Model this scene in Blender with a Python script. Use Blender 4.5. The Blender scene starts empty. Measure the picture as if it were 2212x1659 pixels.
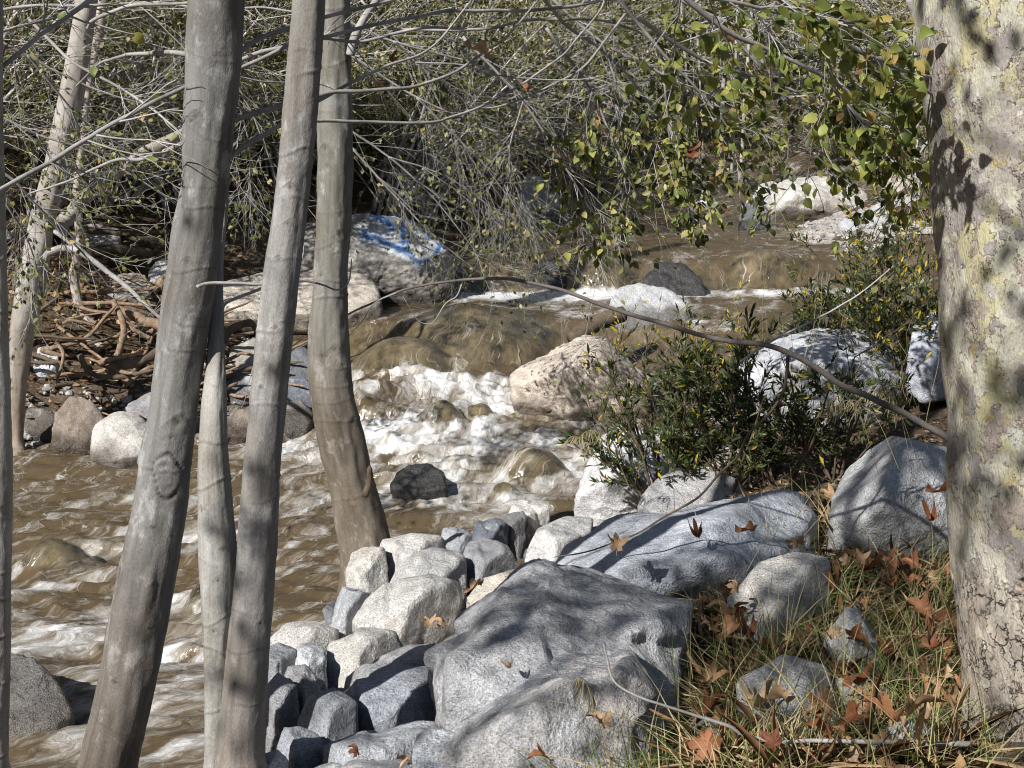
import bpy, bmesh, math, random
import numpy as np
from mathutils import Vector

# ------------------------------------------------------------------ camera, sky, sun, exposure
scene = bpy.context.scene
COL = scene.collection
PITCH = math.radians(12.0)
CAMZ = 3.6
TANH = math.tan(math.radians(20.0))
cam = bpy.data.cameras.new("camera")
cam.lens = 18.0 / TANH
cam.sensor_width = 36.0
cam.clip_start = 0.05
cam.clip_end = 1000.0
cam_ob = bpy.data.objects.new("camera", cam)
cam_ob.location = (0, 0, CAMZ)
cam_ob.rotation_euler = (math.pi / 2 - PITCH, 0, 0)
COL.objects.link(cam_ob)
scene.camera = cam_ob

SUN_AZ = math.radians(40.0)     # how far to the left of "straight behind the camera"
SUN_EL = math.radians(37.0)
SUN = np.array([-math.sin(SUN_AZ) * math.cos(SUN_EL), -math.cos(SUN_AZ) * math.cos(SUN_EL), math.sin(SUN_EL)])
world = bpy.data.worlds.new("World")
scene.world = world
world.use_nodes = True
wn = world.node_tree
bg = wn.nodes["Background"]
sky = wn.nodes.new("ShaderNodeTexSky")
sky.sky_type = 'NISHITA'
sky.sun_disc = False
sky.sun_elevation = SUN_EL
sky.sun_rotation = math.atan2(SUN[0], SUN[1])
bg.inputs["Strength"].default_value = 0.05
wn.links.new(sky.outputs[0], bg.inputs["Color"])
sl = bpy.data.lights.new("sun", 'SUN')
sl.energy = 5.0
sl.angle = math.radians(0.53)
sl.color = (1.0, 0.965, 0.915)
sun_ob = bpy.data.objects.new("sun", sl)
sun_ob.rotation_euler = Vector(SUN).to_track_quat('Z', 'Y').to_euler()
sun_ob.location = (-6, -8, 12)
COL.objects.link(sun_ob)
scene.view_settings.view_transform = 'Standard'
scene.view_settings.look = 'None'
scene.view_settings.gamma = 1.0
scene.view_settings.exposure = 0.40
scene.render.engine = 'CYCLES'
scene.cycles.filter_width = 1.05
scene.cycles.max_bounces = 5
scene.cycles.diffuse_bounces = 1
scene.cycles.glossy_bounces = 2
scene.cycles.transmission_bounces = 3
scene.cycles.transparent_max_bounces = 4
scene.cycles.use_denoising = True
scene.cycles.denoiser = 'OPENIMAGEDENOISE'
scene.cycles.caustics_reflective = False
scene.cycles.caustics_refractive = False

rng = np.random.default_rng(11)

# ------------------------------------------------------------------ photograph geometry (2212 x 1659 sheet)
def ray(px, py):
    u = (px - 1106.0) / 1106.0 * TANH
    v = (829.5 - py) / 1106.0 * TANH
    return np.array([u, v * math.sin(PITCH) + math.cos(PITCH), v * math.cos(PITCH) - math.sin(PITCH)])

def P(px, py, Y):
    d = ray(px, py)
    return np.array([0, 0, CAMZ]) + d * (Y / d[1])

def G(px, py, z=0.0):
    d = ray(px, py)
    return np.array([0, 0, CAMZ]) + d * ((z - CAMZ) / d[2])

def pxw(n, Y):                 # size in metres of n sheet pixels at depth Y
    return n / 1106.0 * TANH * Y * 1.01

# ------------------------------------------------------------------ noise (vectorised gradient noise)
def _hash(ix, iy, iz, seed):
    h = (ix.astype(np.int64) * 374761393 + iy.astype(np.int64) * 668265263 + iz.astype(np.int64) * 2147483647 + seed * 974634777) & 0xFFFFFFFF
    h = ((h ^ (h >> 13)) * 1274126177) & 0xFFFFFFFF
    h = h ^ (h >> 16)
    return h

_GR = np.array([[1,1,0],[-1,1,0],[1,-1,0],[-1,-1,0],[1,0,1],[-1,0,1],[1,0,-1],[-1,0,-1],[0,1,1],[0,-1,1],[0,1,-1],[0,-1,-1],[1,1,0],[-1,1,0],[0,-1,1],[0,-1,-1]], float)

def pn(p, seed=0):
    p = np.asarray(p, float)
    i = np.floor(p).astype(np.int64)
    f = p - i
    w = f * f * f * (f * (f * 6 - 15) + 10)
    out = np.zeros(len(p))
    for dx in (0, 1):
        wx = w[:, 0] if dx else 1 - w[:, 0]
        for dy in (0, 1):
            wy = w[:, 1] if dy else 1 - w[:, 1]
            for dz in (0, 1):
                wz = w[:, 2] if dz else 1 - w[:, 2]
                g = _GR[_hash(i[:, 0] + dx, i[:, 1] + dy, i[:, 2] + dz, seed) & 15]
                out += wx * wy * wz * (g[:, 0] * (f[:, 0] - dx) + g[:, 1] * (f[:, 1] - dy) + g[:, 2] * (f[:, 2] - dz))
    return out

def fbm(p, octv=4, gain=0.5, lac=2.03, seed=0):
    a, s, out = 1.0, 1.0, np.zeros(len(p))
    for o in range(octv):
        out += a * pn(np.asarray(p) * s + o * 17.3, seed + o)
        a *= gain
        s *= lac
    return out

def sstep(a, b, x):
    t = np.clip((x - a) / (b - a), 0, 1)
    return t * t * (3 - 2 * t)

def norm(v):
    return v / np.maximum(np.linalg.norm(v, axis=-1, keepdims=True), 1e-9)

# ------------------------------------------------------------------ meshes
def mesh_np(name, verts, faces, mat=None, smooth=True, attrs=None):
    """faces: list of (M,k) int arrays; attrs: name -> (N,) or (N,3) per vertex"""
    me = bpy.data.meshes.new(name)
    verts = np.asarray(verts, np.float32)
    me.vertices.add(len(verts))
    me.vertices.foreach_set("co", verts.ravel())
    faces = [np.asarray(f, np.int32) for f in faces if len(f)]
    loops = np.concatenate([f.ravel() for f in faces])
    tot = np.concatenate([np.full(len(f), f.shape[1], np.int32) for f in faces])
    start = np.concatenate([[0], np.cumsum(tot)[:-1]]).astype(np.int32)
    me.loops.add(len(loops))
    me.loops.foreach_set("vertex_index", loops)
    me.polygons.add(len(tot))
    me.polygons.foreach_set("loop_start", start)
    me.polygons.foreach_set("loop_total", tot)
    me.polygons.foreach_set("use_smooth", np.full(len(tot), smooth, bool))
    for k, a in (attrs or {}).items():
        a = np.asarray(a, np.float32)
        if a.ndim == 1:
            at = me.attributes.new(k, 'FLOAT', 'POINT')
            at.data.foreach_set("value", a)
        else:
            at = me.attributes.new(k, 'FLOAT_VECTOR', 'POINT')
            at.data.foreach_set("vector", a.ravel())
    if mat is not None:
        me.materials.append(mat)
    me.update(calc_edges=True)
    return me

def link(name, me, parent=None, loc=None, rot=None, scale=None, color=None):
    o = bpy.data.objects.new(name, me)
    COL.objects.link(o)
    if loc is not None: o.location = loc
    if rot is not None: o.rotation_euler = rot
    if scale is not None: o.scale = scale
    if color is not None: o.color = color
    if parent is not None: o.parent = parent
    return o

def tag(o, label=None, cat=None, group=None, kind=None):
    if label: o["label"] = label
    if cat: o["category"] = cat
    if group: o["group"] = group
    if kind: o["kind"] = kind
    return o

def root(name, loc, label, cat, group=None):
    o = bpy.data.objects.new(name, None)
    o.empty_display_size = 0.2
    o.location = loc
    COL.objects.link(o)
    return tag(o, label, cat, group)

class Batch:
    """collects verts/faces/attributes into one mesh"""
    def __init__(self): self.v, self.f, self.a, self.n = [], [], {}, 0
    def add(self, v, faces, **attrs):
        v = np.asarray(v).reshape(-1, 3)
        self.v.append(v)
        self.f += [np.asarray(f) + self.n for f in faces]
        for k, x in attrs.items(): self.a.setdefault(k, []).append(np.broadcast_to(x, (len(v),)) if np.ndim(x) < 2 else x)
        self.n += len(v)
    def mesh(self, name, mat, origin=(0, 0, 0), smooth=True):
        return mesh_np(name, np.concatenate(self.v) - np.asarray(origin), self.f, mat, smooth, {k: np.concatenate(x) for k, x in self.a.items()})

def tubes(pts, r, sides=3, cap=False):
    """pts (T,K,3), r (T,K) -> verts, [quads]"""
    T, K, _ = pts.shape
    tan = np.gradient(pts, axis=1)
    tan = norm(tan)
    mean = norm(pts[:, -1] - pts[:, 0])
    ref = np.where(np.abs(mean[:, 2:3]) > 0.9, np.array([[1.0, 0, 0]]), np.array([[0, 0, 1.0]]))
    a = norm(np.cross(tan, ref[:, None, :]))
    b = np.cross(a, tan)
    th = np.linspace(0, 2 * np.pi, sides, endpoint=False)
    ring = a[:, :, None, :] * np.cos(th)[None, None, :, None] + b[:, :, None, :] * np.sin(th)[None, None, :, None]
    v = pts[:, :, None, :] + ring * r[:, :, None, None]
    idx = np.arange(T * K * sides).reshape(T, K, sides)
    i0, i1 = idx[:, :-1, :], idx[:, 1:, :]
    q = np.stack([i0, np.roll(i0, -1, 2), np.roll(i1, -1, 2), i1], -1).reshape(-1, 4)
    return v.reshape(-1, 3), [q]

def resample(path, n):
    """smooth resampling of a polyline by Catmull-Rom"""
    p = np.asarray(path, float)
    if len(p) < 3:
        t = np.linspace(0, 1, n)[:, None]
        return p[0] * (1 - t) + p[-1] * t
    q = np.vstack([2 * p[0] - p[1], p, 2 * p[-1] - p[-2]])
    seg = np.linalg.norm(np.diff(p, axis=0), axis=1)
    cum = np.concatenate([[0], np.cumsum(seg)])
    s = np.linspace(0, cum[-1], n)
    i = np.clip(np.searchsorted(cum, s, side='right') - 1, 0, len(p) - 2)
    t = ((s - cum[i]) / np.maximum(seg[i], 1e-9))[:, None]
    p0, p1, p2, p3 = q[i], q[i + 1], q[i + 2], q[i + 3]
    return 0.5 * ((2 * p1) + (-p0 + p2) * t + (2 * p0 - 5 * p1 + 4 * p2 - p3) * t ** 2 + (-p0 + 3 * p1 - 3 * p2 + p3) * t ** 3)

def stick_geo(path, r0, r1, n=24, sides=7, wob=0.15, seed=0, knots=True):
    """a single branch: returns verts, faces, centre line; bumps at the buds"""
    c = resample(path, n)
    L = np.linalg.norm(np.diff(c, axis=0), axis=1).sum()
    t = np.linspace(0, 1, n)
    r = r0 + (r1 - r0) * t
    jit = np.stack([pn(np.stack([t * L * 6, np.full(n, k * 3.7), np.full(n, seed * 1.3)], 1), seed) for k in range(3)], 1)
    c = c + jit * np.minimum(wob * 0.12, 0.4 * r[:, None] + 0.004)
    if knots:
        r = r * (1 + 0.22 * np.maximum(0, pn(np.stack([t * L * 14, t * 0 + 5, t * 0 + seed], 1), seed + 3)))
    r = np.concatenate([r[:-1], [r[-1] * 0.4]])
    v, f = tubes(c[None], r[None], sides)
    n0 = len(v)
    v = np.vstack([v, c[-1] + (c[-1] - c[-2]) * 0.1, c[0]])
    last = np.arange((n - 1) * sides, n * sides)
    f.append(np.stack([last, np.roll(last, -1), np.full(sides, n0)], 1))
    first = np.arange(sides)
    f.append(np.stack([np.roll(first, -1), first, np.full(sides, n0 + 1)], 1))
    return v, f, c, r

def twigs(start, direc, length, K=5, bend=None, wob=0.06):
    T = len(start)
    s = np.linspace(0, 1, K)[None, :, None]
    L = length[:, None, None]
    if bend is None: bend = np.zeros((T, 3))
    w = rng.normal(0, wob, (T, K, 3)); w[:, 0] = 0
    w = np.cumsum(w, 1) / math.sqrt(K)
    return start[:, None] + (direc[:, None] * s + bend[:, None] * s ** 2 + w * s) * L

def sprout(par, n, tmin, tmax, ang, lf, K=5, grav=-0.1, wob=0.06, lens=None):
    """n children on every parent path"""
    T, Kp, _ = par.shape
    t = rng.uniform(tmin, tmax, (T, n)) * (Kp - 1)
    i = np.clip(t.astype(int), 0, Kp - 2)
    fr = (t - i)[..., None]
    ii = np.arange(T)[:, None]
    p0, p1 = par[ii, i], par[ii, i + 1]
    st = (p0 * (1 - fr) + p1 * fr).reshape(-1, 3)
    tan = norm(p1 - p0).reshape(-1, 3)
    side = norm(np.cross(tan, norm(rng.normal(0, 1, tan.shape))))
    a = rng.normal(ang, ang * 0.3, len(tan))[:, None]
    d = norm(tan * np.cos(a) + side * np.sin(a))
    plen = np.repeat(np.linalg.norm(par[:, -1] - par[:, 0], axis=1), n)
    ln = plen * lf * rng.uniform(0.5, 1.2, len(tan)) if lens is None else rng.uniform(lens[0], lens[1], len(tan))
    bend = np.tile([0, 0, grav], (len(tan), 1)) + rng.normal(0, 0.12, tan.shape)
    return twigs(st, d, ln, K, bend, wob)

LEAF2 = (np.array([[0, 0, 0], [-.5, .5, .12], [0, 1, 0], [.5, .5, .12]], float), [np.array([[0, 2, 1], [0, 3, 2]])])
LEAF4 = (np.array([[0, 0, 0], [-.5, .38, .1], [.5, .38, .1], [-.38, .7, .06], [.38, .7, .06], [0, 1, -.05], [0, .4, 0], [0, .72, 0]], float),
         [np.array([[0, 6, 1], [0, 2, 6], [7, 5, 3], [7, 4, 5]]), np.array([[1, 6, 7, 3], [6, 2, 4, 7]])])

def leaves(pos, direc, length, width, tmpl=LEAF2, droop=None):
    """batched leaves: direc is the leaf axis; a random roll"""
    T = len(pos)
    y = norm(direc)
    up = norm(rng.normal(0, 0.55, (T, 3)) + np.array([-0.45, -0.5, 0.65]))
    x = norm(np.cross(y, up))
    z = np.cross(x, y)
    tv, tf = tmpl
    v = pos[:, None] + (x[:, None] * (tv[None, :, 0:1] * width[:, None, None]) + y[:, None] * (tv[None, :, 1:2] * length[:, None, None]) + z[:, None] * (tv[None, :, 2:3] * length[:, None, None]))
    n = len(tv)
    base = (np.arange(T) * n)[:, None, None]
    f = [(q[None] + base).reshape(-1, q.shape[1]) for q in tf]
    return v.reshape(-1, 3), f, n

def leaf_on(par, n, t0=0.25, spread=0.8):
    T, K, _ = par.shape
    t = rng.uniform(t0, 1.0, (T, n)) * (K - 1)
    i = np.clip(t.astype(int), 0, K - 2)
    fr = (t - i)[..., None]
    ii = np.arange(T)[:, None]
    p0, p1 = par[ii, i], par[ii, i + 1]
    pos = (p0 * (1 - fr) + p1 * fr).reshape(-1, 3)
    d = norm(norm(p1 - p0).reshape(-1, 3) + rng.normal(0, spread, (T * n, 3)))
    return pos, d

# ------------------------------------------------------------------ materials
class M:
    def __init__(self, name):
        self.m = bpy.data.materials.new(name)
        self.m.use_nodes = True
        self.t = self.m.node_tree
        self.b = self.t.nodes["Principled BSDF"]
        self.out = self.t.nodes["Material Output"]
    def n(self, typ, **kw):
        x = self.t.nodes.new("ShaderNode" + typ)
        for k, v in kw.items(): setattr(x, k, v)
        return x
    def put(self, sock, v):
        if v is None: return
        if hasattr(v, "is_output"): self.t.links.new(v, sock)
        else:
            if isinstance(v, (tuple, list)) and len(v) == 3 and sock.type == 'RGBA': v = (*v, 1)
            sock.default_value = v
    def attr(self, name, vec=False):
        x = self.n("Attribute", attribute_name=name)
        return x.outputs["Vector" if vec else "Fac"]
    def coord(self, kind="Object"):
        return self.n("TexCoord").outputs[kind]
    def pos(self): return self.n("NewGeometry").outputs["Position"]
    def oi(self, what): return self.n("ObjectInfo").outputs[what]
    def mp(self, vec, scale=(1, 1, 1), loc=(0, 0, 0)):
        x = self.n("Mapping"); self.put(x.inputs["Vector"], vec); x.inputs["Scale"].default_value = scale
        self.put(x.inputs["Location"], loc)
        return x.outputs[0]
    def noise(self, vec, scale, detail=3, rough=.55, dist=0, out="Fac"):
        x = self.n("TexNoise"); self.put(x.inputs["Vector"], vec)
        x.inputs["Scale"].default_value = scale; x.inputs["Detail"].default_value = detail
        x.inputs["Roughness"].default_value = rough; x.inputs["Distortion"].default_value = dist
        return x.outputs[out]
    def vor(self, vec, scale, feature='F1', out="Distance", rand=1):
        x = self.n("TexVoronoi", feature=feature); self.put(x.inputs["Vector"], vec)
        x.inputs["Scale"].default_value = scale; x.inputs["Randomness"].default_value = rand
        return x.outputs[out]
    def ramp(self, fac, stops, interp='LINEAR'):
        x = self.n("ValToRGB"); self.put(x.inputs[0], fac)
        r = x.color_ramp; r.interpolation = interp
        while len(r.elements) < len(stops): r.elements.new(0.5)
        for e, (p, c) in zip(r.elements, stops):
            e.position = p
            e.color = (c, c, c, 1) if not isinstance(c, (tuple, list)) else (*c, 1)
        return x.outputs[0]
    def mix(self, fac, a, b, mode='MIX'):
        x = self.n("Mix", data_type='RGBA', blend_type=mode)
        self.put(x.inputs[0], fac); self.put(x.inputs[6], a); self.put(x.inputs[7], b)
        return x.outputs[2]
    def math(self, op, a, b=None, c=None, clamp=False):
        x = self.n("Math", operation=op, use_clamp=clamp)
        for i, v in enumerate((a, b, c)):
            if v is not None: self.put(x.inputs[i], v)
        return x.outputs[0]
    def vmath(self, op, a, b=None):
        x = self.n("VectorMath", operation=op)
        self.put(x.inputs[0], a)
        if b is not None: self.put(x.inputs[1], b)
        return x.outputs[0]
    def bump(self, h, strength=.5, dist=.01, normal=None):
        x = self.n("Bump"); self.put(x.inputs["Height"], h)
        x.inputs["Strength"].default_value = strength; x.inputs["Distance"].default_value = dist
        if normal is not None: self.put(x.inputs["Normal"], normal)
        return x.outputs[0]
    def done(self, color, rough=.8, normal=None, spec=.3, **kw):
        self.put(self.b.inputs["Base Color"], color)
        self.put(self.b.inputs["Roughness"], rough)
        self.put(self.b.inputs["Specular IOR Level"], spec)
        if normal is not None: self.put(self.b.inputs["Normal"], normal)
        for k, v in kw.items(): self.put(self.b.inputs[k], v)
        return self.m
    def translucent(self, color, fac=.35):
        tr = self.n("BsdfTranslucent"); self.put(tr.inputs[0], color)
        mx = self.n("MixShader"); mx.inputs[0].default_value = fac
        self.t.links.new(self.b.outputs[0], mx.inputs[1]); self.t.links.new(tr.outputs[0], mx.inputs[2])
        self.t.links.new(mx.outputs[0], self.out.inputs[0])

def mat_rock():
    m = M("granite")
    oc = m.coord()
    off = m.math('MULTIPLY', m.oi("Random"), 37.0)
    v = m.vmath('ADD', oc, off)
    big = m.noise(v, 2.2, 5, .62)
    mid = m.noise(v, 11, 5, .7)
    fine = m.noise(v, 95, 2, .75)
    speck = m.vor(v, 190, out="Color")
    sp = m.n("SeparateColor"); m.put(sp.inputs[0], speck)
    tint = m.mix(1.0, m.oi("Color"), m.ramp(m.math('FRACT', m.math('MULTIPLY', m.oi("Random"), 7.3)), [(0, (.90, .95, 1.04)), (.4, (1, 1, 1)), (.75, (1.02, .99, .95)), (1, (.96, .93, .90))]), 'MULTIPLY')
    base = m.ramp(big, [(.28, .62), (.5, .95), (.72, 1.16)])
    c = m.mix(1.0, tint, base, 'MULTIPLY')
    c = m.mix(1.0, c, m.ramp(mid, [(.3, .72), (.5, 1.0), (.7, 1.2)]), 'MULTIPLY')
    c = m.mix(1.0, c, m.ramp(sp.outputs[0], [(.0, .58), (.22, .86), (.3, 1.0), (.8, 1.03), (.95, 1.3)]), 'MULTIPLY')
    c = m.mix(1.0, c, m.ramp(fine, [(.3, .68), (.52, 1.0), (.72, 1.24)]), 'MULTIPLY')
    stain = m.ramp(m.noise(v, 1.3, 6, .7, .4), [(.55, 0.0), (.72, .55)])
    c = m.mix(stain, c, m.mix(1.0, c, (.78, .62, .46), 'MULTIPLY'))
    crack = m.ramp(m.math('ABSOLUTE', m.math('SUBTRACT', m.noise(v, 2.6, 3, .6, .9), .5)), [(.0, 0.0), (.006, 1.0)])
    c = m.mix(m.ramp(m.noise(v, 3.4, 6, .72, .2), [(.54, 0.0), (.70, .42)]), c, m.mix(1.0, c, (.50, .49, .48), 'MULTIPLY'))
    c = m.mix(m.ramp(m.noise(v, 6.5, 5, .7), [(.60, 0.0), (.70, .5)]), c, (.56, .555, .53))
    wet = m.attr("wet")
    c = m.mix(wet, c, m.mix(1.0, c, (.33, .31, .29), 'MULTIPLY'))
    paint = m.attr("blue"); halo = m.attr("white")
    c = m.mix(halo, c, (.56, .61, .68))
    c = m.mix(paint, c, (.035, .15, .42))
    h = m.math('ADD', m.math('MULTIPLY', mid, 1.1), m.math('MULTIPLY', fine, .35))
    h = m.math('ADD', h, m.math('MULTIPLY', m.vor(m.vmath('ADD', v, m.vmath('MULTIPLY', m.noise(v, 8, 3, .6, 0, 'Color'), (.12, .12, .12))), 9), .55))
    nrm = m.bump(h, .95, .026)
    ro = m.math('SUBTRACT', .82, m.math('MULTIPLY', wet, .55))
    return m.done(c, ro, nrm, .35)

def mat_alder():
    m = M("alder_bark")
    b = m.attr("bark", True)
    streak = m.noise(m.mp(b, (34, 2.2, 34)), 1.0, 4, .65)
    blotch = m.noise(m.mp(b, (5, 2.4, 5)), 1.0, 4, .6)
    fine = m.noise(m.mp(b, (220, 90, 220)), 1.0, 2, .7)
    pimple = m.noise(m.mp(b, (90, 60, 90)), 1.0, 3, .7)
    tint = m.oi("Color")
    c = m.mix(1.0, tint, m.ramp(streak, [(.25, (.64, .62, .59)), (.5, (1, .99, .98)), (.75, (1.16, 1.15, 1.13))]), 'MULTIPLY')
    c = m.mix(m.ramp(blotch, [(.42, 0.0), (.62, .85)]), c, m.mix(1.0, c, (.68, .645, .59), 'MULTIPLY'))
    c = m.mix(m.ramp(m.noise(m.mp(b, (9, 5, 9), (7, 3, 1)), 1.0, 5, .7), [(.56, 0.0), (.66, .5)]), c, (.50, .50, .49))
    c = m.mix(1.0, c, m.ramp(fine, [(.3, .74), (.55, 1.0), (.75, 1.12)]), 'MULTIPLY')
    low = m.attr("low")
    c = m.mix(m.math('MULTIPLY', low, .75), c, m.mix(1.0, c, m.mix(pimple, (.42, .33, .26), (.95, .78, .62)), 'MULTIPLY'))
    mk = m.attr("mark")
    c = m.mix(mk, c, (.045, .038, .032))
    h = m.math('ADD', m.math('MULTIPLY', streak, .5), m.math('MULTIPLY', fine, .25))
    h = m.math('ADD', h, m.math('MULTIPLY', pimple, .6))
    nrm = m.bump(h, .45, .007)
    return m.done(c, .72, nrm, .25)

def mat_sycamore():
    m = M("sycamore_bark")
    b = m.attr("bark", True)
    warp = m.noise(m.mp(b, (1, 1, 1)), 16, 4, .65, 0, "Color")
    wv = m.vmath('ADD', b, m.vmath('MULTIPLY', m.vmath('SUBTRACT', warp, (.5, .5, .5)), (.10, .12, .10)))
    def layer(c, sc, loc, thr, col, edge=.5, w=.012):
        n = m.noise(m.mp(wv, (sc, sc * .55, sc), loc), 1.0, 4, .58)
        msk = m.ramp(n, [(thr, 0.0), (thr + .006, 1.0)])
        c = m.mix(msk, c, col)
        rim = m.ramp(m.math('ABSOLUTE', m.math('SUBTRACT', n, thr)), [(0.0, 1.0), (w, 0.0)])
        gate = m.ramp(m.noise(m.mp(b, (11, 9, 11), loc), 1.0, 3), [(.44, 0.0), (.58, edge)])
        return m.mix(m.math('MULTIPLY', rim, gate), c, (.15, .12, .10)), msk
    c = m.ramp(m.noise(m.mp(wv, (5, 1.8, 5)), 1, 5, .65), [(.3, (.42, .385, .355)), (.5, (.50, .465, .40)), (.68, (.565, .545, .44))])
    c, k1 = layer(c, 5.5, (0, 0, 0), .52, (.585, .565, .455))
    c, k2 = layer(c, 6.5, (5, 2, 1), .53, (.39, .355, .335))
    c, k3 = layer(c, 8.5, (2, 7, 3), .56, (.56, .52, .33))
    c, k4 = layer(c, 12, (9, 1, 4), .57, (.43, .365, .32), .9)
    c, k5 = layer(c, 16, (4, 4, 8), .61, (.60, .59, .52), .8)
    c, k6 = layer(c, 15, (1, 9, 6), .66, (.55, .45, .22), .6)
    c, k7 = layer(c, 30, (7, 3, 2), .69, (.30, .20, .15), 1.0)
    c = m.mix(1.0, c, m.ramp(m.noise(m.mp(b, (14, 4, 14)), 1, 4, .65), [(.3, .66), (.62, .98)]), 'MULTIPLY')
    c = m.mix(1.0, c, m.ramp(m.noise(m.mp(b, (160, 50, 160)), 1, 3, .7), [(.3, .78), (.6, 1.08)]), 'MULTIPLY')
    # cracked scaly bark lower down
    low = m.attr("low")
    warp2 = m.vmath('ADD', b, m.vmath('MULTIPLY', m.vmath('SUBTRACT', m.noise(b, 40, 3, .6, 0, "Color"), (.5, .5, .5)), (.05, .05, .05)))
    plate = m.vor(m.mp(warp2, (1, .42, 1)), 30, 'DISTANCE_TO_EDGE')
    pcol = m.vor(m.mp(warp2, (1, .42, 1)), 30, out="Color")
    pc = m.n("SeparateColor"); m.put(pc.inputs[0], pcol)
    cl = m.ramp(pc.outputs[0], [(0, (.40, .33, .27)), (.5, (.47, .42, .36)), (.8, (.55, .51, .43)), (1, (.43, .33, .26))])
    cl = m.mix(1.0, cl, m.ramp(m.noise(m.mp(b, (90, 30, 90)), 1, 4, .7), [(.3, .65), (.65, 1.15)]), 'MULTIPLY')
    cgate = m.ramp(m.noise(b, 13, 3), [(.42, 0.0), (.58, 1.0)])
    ck = m.math('MULTIPLY', m.ramp(plate, [(.0, 1.0), (.07, 0.0)]), cgate)
    cl = m.mix(ck, cl, (.06, .045, .04))
    lowm = m.ramp(m.math('ADD', low, m.math('MULTIPLY', m.math('SUBTRACT', m.noise(b, 5, 4), .5), 1.1)), [(.44, 0.0), (.54, 1.0)])
    c = m.mix(lowm, c, cl)
    mk = m.attr("mark")
    c = m.mix(mk, c, (.12, .075, .05))
    h1 = m.math('ADD', m.math('MULTIPLY', k2, .8), m.math('MULTIPLY', k4, .9))
    h1 = m.math('SUBTRACT', m.math('ADD', h1, m.math('MULTIPLY', k7, .8)), m.math('MULTIPLY', k3, .5))
    h2 = m.math('SUBTRACT', pc.outputs[1], m.math('MULTIPLY', ck, 1.6))
    hx = m.n("Mix", data_type='FLOAT'); m.put(hx.inputs[0], lowm); m.put(hx.inputs[2], h1); m.put(hx.inputs[3], h2)
    h = m.math('ADD', hx.outputs[0], m.math('MULTIPLY', m.noise(m.mp(b, (120, 40, 120)), 1, 3, .7), .6))
    nrm = m.bump(h, .9, .022)
    return m.done(c, .75, nrm, .2)

def mat_twig(name, c0, c1, scale=40):
    m = M(name)
    p = m.pos()
    n = m.noise(p, scale, 3, .6)
    c = m.mix(n, c0, c1)
    c = m.mix(1.0, c, m.ramp(m.noise(p, 6, 2), [(.3, .6), (.7, 1.25)]), 'MULTIPLY')
    return m.done(c, .75, m.bump(n, .4, .004), .2)

def mat_leaf(name, stops, src="attr", trans=.35, rough=.45, spots=True, sc=None):
    m = M(name)
    r = m.attr("rnd") if src == "attr" else m.oi("Random")
    if src == "shade":
        sep = m.n("SeparateColor"); m.put(sep.inputs[0], m.oi("Color")); r = sep.outputs[0]
    c = m.ramp(r, stops)
    if spots:
        oc = m.coord() if src != "attr" else m.pos()
        sc = sc or (45 if src != "attr" else 30)
        c = m.mix(1.0, c, m.ramp(m.noise(oc, sc, 3, .6), [(.3, .7), (.55, 1.0), (.75, 1.2)]), 'MULTIPLY')
    m.done(c, rough, None, .35)
    if trans: m.translucent(m.mix(1.0, c, (1.25, 1.2, .7), 'MULTIPLY'), trans)
    return m.m

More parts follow.
